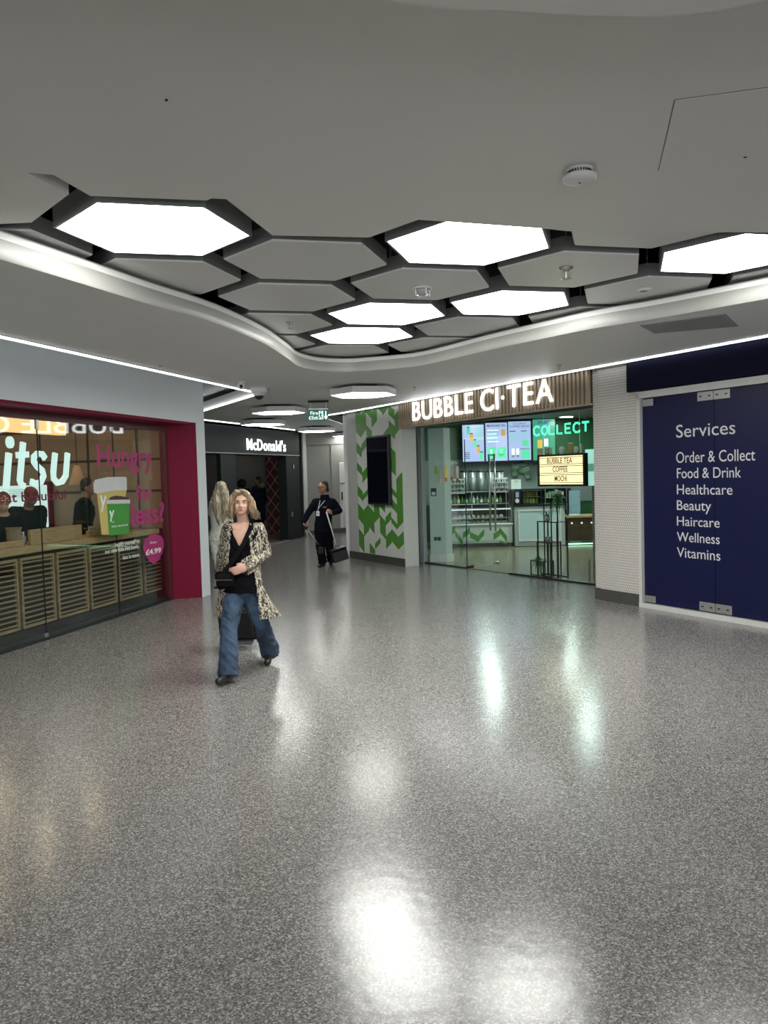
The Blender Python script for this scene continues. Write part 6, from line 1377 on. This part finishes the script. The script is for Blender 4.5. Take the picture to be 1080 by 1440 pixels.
Fm.headM(yaw=-28, pitch=-6)
man = thing('person', 'man in dark uniform, glasses and lanyard holding a long handled dustpan', 'person', (Fm.J['pelvis'].x, Fm.J['pelvis'].y, 0))
Fm.body(man, curlL=1.1, curlR=1.0, sideL=Vector((0, 0, 1)), jaw=1.12); Fm.face(man)
Fm.top(man, M_nvy, 'jacket', r=.020, hem=.10, vx=.012, cut=lambda c: (c - Fm.J['neck']).length < .085); Fm.trousers(man, M_blk, rt=.10, rk=.082, rh=.085); Fm.shoes(man, mat('black_boot', (.01, .01, .01), .4))
Fm.hair(man, [('e', (0, -.045, .045), (.079, .075, .082)), ('e', (0, -.02, .075), (.072, .075, .05)), ('e', (0, -.06, -.01), (.078, .05, .075)), ('e', (0, -.09, -.05), (.05, .035, .05))], mat('short_dark_hair', (.02, .015, .012), .7), vx=.009, disp=.002)
mb = MB(); nk = Fm.J['neck']; mb.lathe([(.10, -.04), (.092, .02), (.078, .085), (.070, .085)], 18, Matrix.Translation(nk + Fm.f * .005)); build(mb, 'collar', M_nvy, man, True)
mb = MB()
build(MB().tube([Fm.HM @ Vector(p) for p in ((-.075, .0, .008), (-.06, .078, .010), (.06, .078, .010), (.075, .0, .008))], .0025, 5), 'glasses_frame', M_black, man)
for g in (1, -1): build(MB().tube([Fm.HM @ Vector((g * .031 + .024 * math.cos(a * PI / 6), .094, .003 + .018 * math.sin(a * PI / 6))) for a in range(13)], .003, 5), 'glasses_rim', M_black, man)
ch = Fm.J['chest'] + Fm.f * .155; bd = Fm.J['waist'] + Fm.f * .165 + U * .10 + Fm.l * (-.03)
for g in (1, -1): build(MB().tube([nk + Fm.l * (.05 * g) + Fm.f * .10 - U * .02, ch + Fm.l * (-.02 + .004 * g) + Fm.f * .03 + U * .02, bd + U * .05], .006, 5), 'lanyard', mat('lanyard_blue', (.45, .55, .6), .6), man)
BT = Matrix(((Fm.l.x, Fm.f.x, 0, bd.x), (Fm.l.y, Fm.f.y, 0, bd.y), (0, 0, 1, bd.z), (0, 0, 0, 1))); build(MB().bbox(-.035, .035, -.004, .004, -.045, .045, .003, BT), 'id_badge', mat('badge_white', (.75, .78, .78), .4), man)
build(MB().box(-.02, .01, .004, .006, -.01, .02, BT), 'badge_photo', M_grey, man)
cp_ = Fm.J['chest'] + Fm.f * .150 + Fm.l * .09 + U * .03; CT = Matrix(((Fm.l.x, Fm.f.x, 0, cp_.x), (Fm.l.y, Fm.f.y, 0, cp_.y), (0, 0, 1, cp_.z), (0, 0, 0, 1))); build(MB().box(-.035, .035, -.01, .002, -.012, .012, CT), 'chest_emblem', mat('emblem_grey', (.12, .12, .13), .6), man)
# dustpan and brush
hp_ = Fm.J['handL'] + Vector((-.0, -.03, .0)); pb = ony(476, 778, MY - .25)
o = thing('lobby_dustpan', 'black lobby dustpan on a long white handle held by the man', 'dustpan', (pb.x, pb.y, pb.z - .12))
build(MB().tube([ony(459, 720, MY - .33), ony(474, 770, MY - .25)], .012, 10), 'handle', mat('handle_white', (.65, .65, .62), .4), o, True)
PT = Matrix.Translation(pb) @ Matrix.Rotation(math.radians(20), 4, 'Z') @ Matrix.Rotation(math.radians(-14), 4, 'Y')
mb = MB(); w = .145
mb.box(-w, w, -.10, .10, -.14, -.125, PT); mb.box(-w, w, .09, .10, -.125, .08, PT); mb.box(-w, -w + .01, -.10, .09, -.125, .08, PT); mb.box(w - .01, w, -.10, .09, -.125, .08, PT); mb.box(-w, w, -.10, -.088, -.125, .05, PT); build(mb, 'pan', M_black, o)
build(MB().bbox(-w, w, -.11, .11, .08, .10, .006, PT), 'hood', M_black, o); build(MB().tube([PT @ Vector((-.05, 0, .10)), PT @ Vector((0, 0, .16)), PT @ Vector((.05, 0, .10))], .008, 6), 'bracket', M_black, o)
o = thing('lobby_brush', 'thin grey handled brush in the gloved hand of the man', 'brush', ony(447, 768, MY - .16)); build(MB().tube([ony(428, 738, MY - .18), ony(448, 766, MY - .16)], .009, 8), 'handle', M_steel, o, True)
q = ony(451, 772, MY - .16); build(MB().bbox(-.05, .05, -.03, .03, -.09, .04, .01, Matrix.Translation(q)), 'bristle_head', M_blackm, o)
build(MB().ell(Fm.J['handR'], (.045, .045, .06)), 'glove', M_blackm, man, True)

# ---- woman with long blonde hair seen from behind
BY = 14.7
bb = ony(308, 803, BY); Fb = Fig((bb.x, bb.y, 0), 96, 1.70, M_skin, .011)
Fb.set(pelvis=ony(306, 757, BY), waist=ony(308, 742, BY), chest=ony(308, 722, BY), neck=ony(310, 702, BY), head=ony(311, 688, BY), shL=ony(299, 708, BY), shR=ony(320, 708, BY), elL=ony(296, 722, BY + .2), wrL=ony(297, 706, BY + .30), handL=ony(298, 699, BY + .34), elR=ony(324, 725, BY), wrR=ony(325, 742, BY + .1), handR=ony(325, 748, BY + .12),
       hipL=ony(302, 765, BY), hipR=ony(311, 765, BY), knL=ony(304, 785, BY), knR=ony(312, 785, BY + .05))
for sd, x in (('L', 306), ('R', 313)):
    a = ony(x, 800, BY); a.z = .08; Fb.J['an' + sd] = a; t_ = a + Fb.f * .14; t_.z = .035; Fb.J['toe' + sd] = t_
Fb.headM()
blonde = thing('person', 'woman with very long blonde hair in a cream fitted outfit seen from behind', 'person', (Fb.J['pelvis'].x, Fb.J['pelvis'].y, 0))
M_cream = mat('cream_cloth', (.82, .84, .73), .7, var=.05)
Fb.body(blonde, curlL=.6); Fb.top(blonde, M_cream, 'fitted_top', r=.012, hem=.0, vx=.011); Fb.trousers(blonde, M_cream, rt=.100, rk=.062, rh=.048, name='fitted_trousers'); Fb.shoes(blonde, M_cream)
Fb.hair(blonde, [('e', (0, -.02, .04), (.108, .115, .112)), ('e', (0, -.06, -.05), (.135, .07, .13)), ('c', [((-.07, -.06, -.05), .075), ((-.09, -.10, -.25), .085), ((-.07, -.11, -.45), .065), ((-.05, -.11, -.66), .02)]), ('c', [((.07, -.06, -.05), .075), ((.085, -.10, -.25), .080), ((.05, -.11, -.45), .065), ((.02, -.11, -.62), .02)])],
        hair_mat('long_blonde_hair', (.30, .23, .14), (.74, .66, .48), 40), vx=.010, disp=.012)

# ---- dim figures inside the far shop and the left shop
def dim(base, deg, H, label, hairc, top_m, coat=0., skin=M_skin2, hair_b=None, lean=0., ov=None, head=(0, 0), cap=None):
    F_ = Fig(base, deg, H, skin, .014)
    if lean:
        for j in ('waist', 'chest', 'neck', 'head', 'shL', 'shR', 'elL', 'elR', 'wrL', 'wrR', 'handL', 'handR'):
            dz = F_.J[j].z - F_.J['pelvis'].z; dz = max(dz, .02) if j not in ('wrL', 'wrR', 'handL', 'handR') else dz * .5; a = math.radians(lean); F_.J[j] = F_.J[j] + F_.f * (dz * math.sin(a)) - U * (abs(dz) * (1 - math.cos(a)))
    if ov:
        for k_, v in ov.items(): F_.J[k_] = F_.W(*v)
    F_.headM(yaw=head[0], pitch=head[1]); P = thing('person', label, 'person', F_.b)
    F_.body(P); F_.face(P, lips=False); F_.top(P, top_m, 'coat' if coat > .2 else 'jacket', r=.03, hem=coat, vx=.014, flare=coat * .08, cut=lambda c: (c - F_.J['neck']).length < .08); F_.trousers(P, M_blk); F_.shoes(P, M_blackm)
    F_.hair(P, hair_b or [('e', (0, -.03, .05), (.083, .09, .085)), ('e', (0, -.055, 0), (.08, .05, .07))], hairc, vx=.011, disp=.006, seed=len(label))
    return F_, P
M_dh = mat('dark_hair', (.012, .01, .009), .6)
p = ony(343, 760, 22.6); dim((p.x, p.y, 0), 100, 1.66, 'dim person with dark curly hair queueing inside the far shop', M_dh, M_blk, hair_b=[('e', (0, -.01, .04), (.14, .13, .12)), ('e', (0, -.05, -.02), (.13, .1, .09))])
p = ony(366, 760, 22.2); F_, P = dim((p.x, p.y, 0), 150, 1.74, 'dim person in long dark navy hooded coat inside the far shop', M_dh, M_nvy, coat=.42, head=(30, 0))
build(MB().ell(F_.J['neck'] - F_.f * .07 + U * .03, (.15, .15, .09)), 'fur_hood', mat('grey_fur', (.07, .07, .06), .9, var=.4, nscale=60, bump=.8), P, True)
def glp(x, y, n): t, z = GL.px(x, y, n); return GL.w(t, n, 0), z
b, z = glp(44, 705, -1.0); fd = math.degrees(math.atan2(-.5, .9))
F_, P = dim((b.x - .12, b.y - .05, 0), -40, 1.72, 'shop customer in black jacket and red cap bending over the counter', mat('red_cap', (.14, .012, .02), .7), M_blk, lean=24, head=(0, -35), skin=M_skin2, hair_b=[('e', (0, -.02, .05), (.085, .10, .075)), ('c', [((-.04, .09, .045), .012), ((.04, .09, .045), .012)])])
b, z = glp(112, 700, -1.0)
F_, P = dim((b.x, b.y, 0), 20, 1.76, 'shop customer with dark hair in a black coat standing behind the upstand board', M_dh, M_blk, lean=8, head=(-10, -15))
b, z = glp(4, 715, -.9)
F_, P = dim((b.x, b.y, 0), -60, 1.62, 'shop customer with reddish hair at the extreme left edge of the window', mat('auburn_hair', (.09, .025, .015), .6), M_blk, lean=10, head=(0, -20), skin=M_skin)
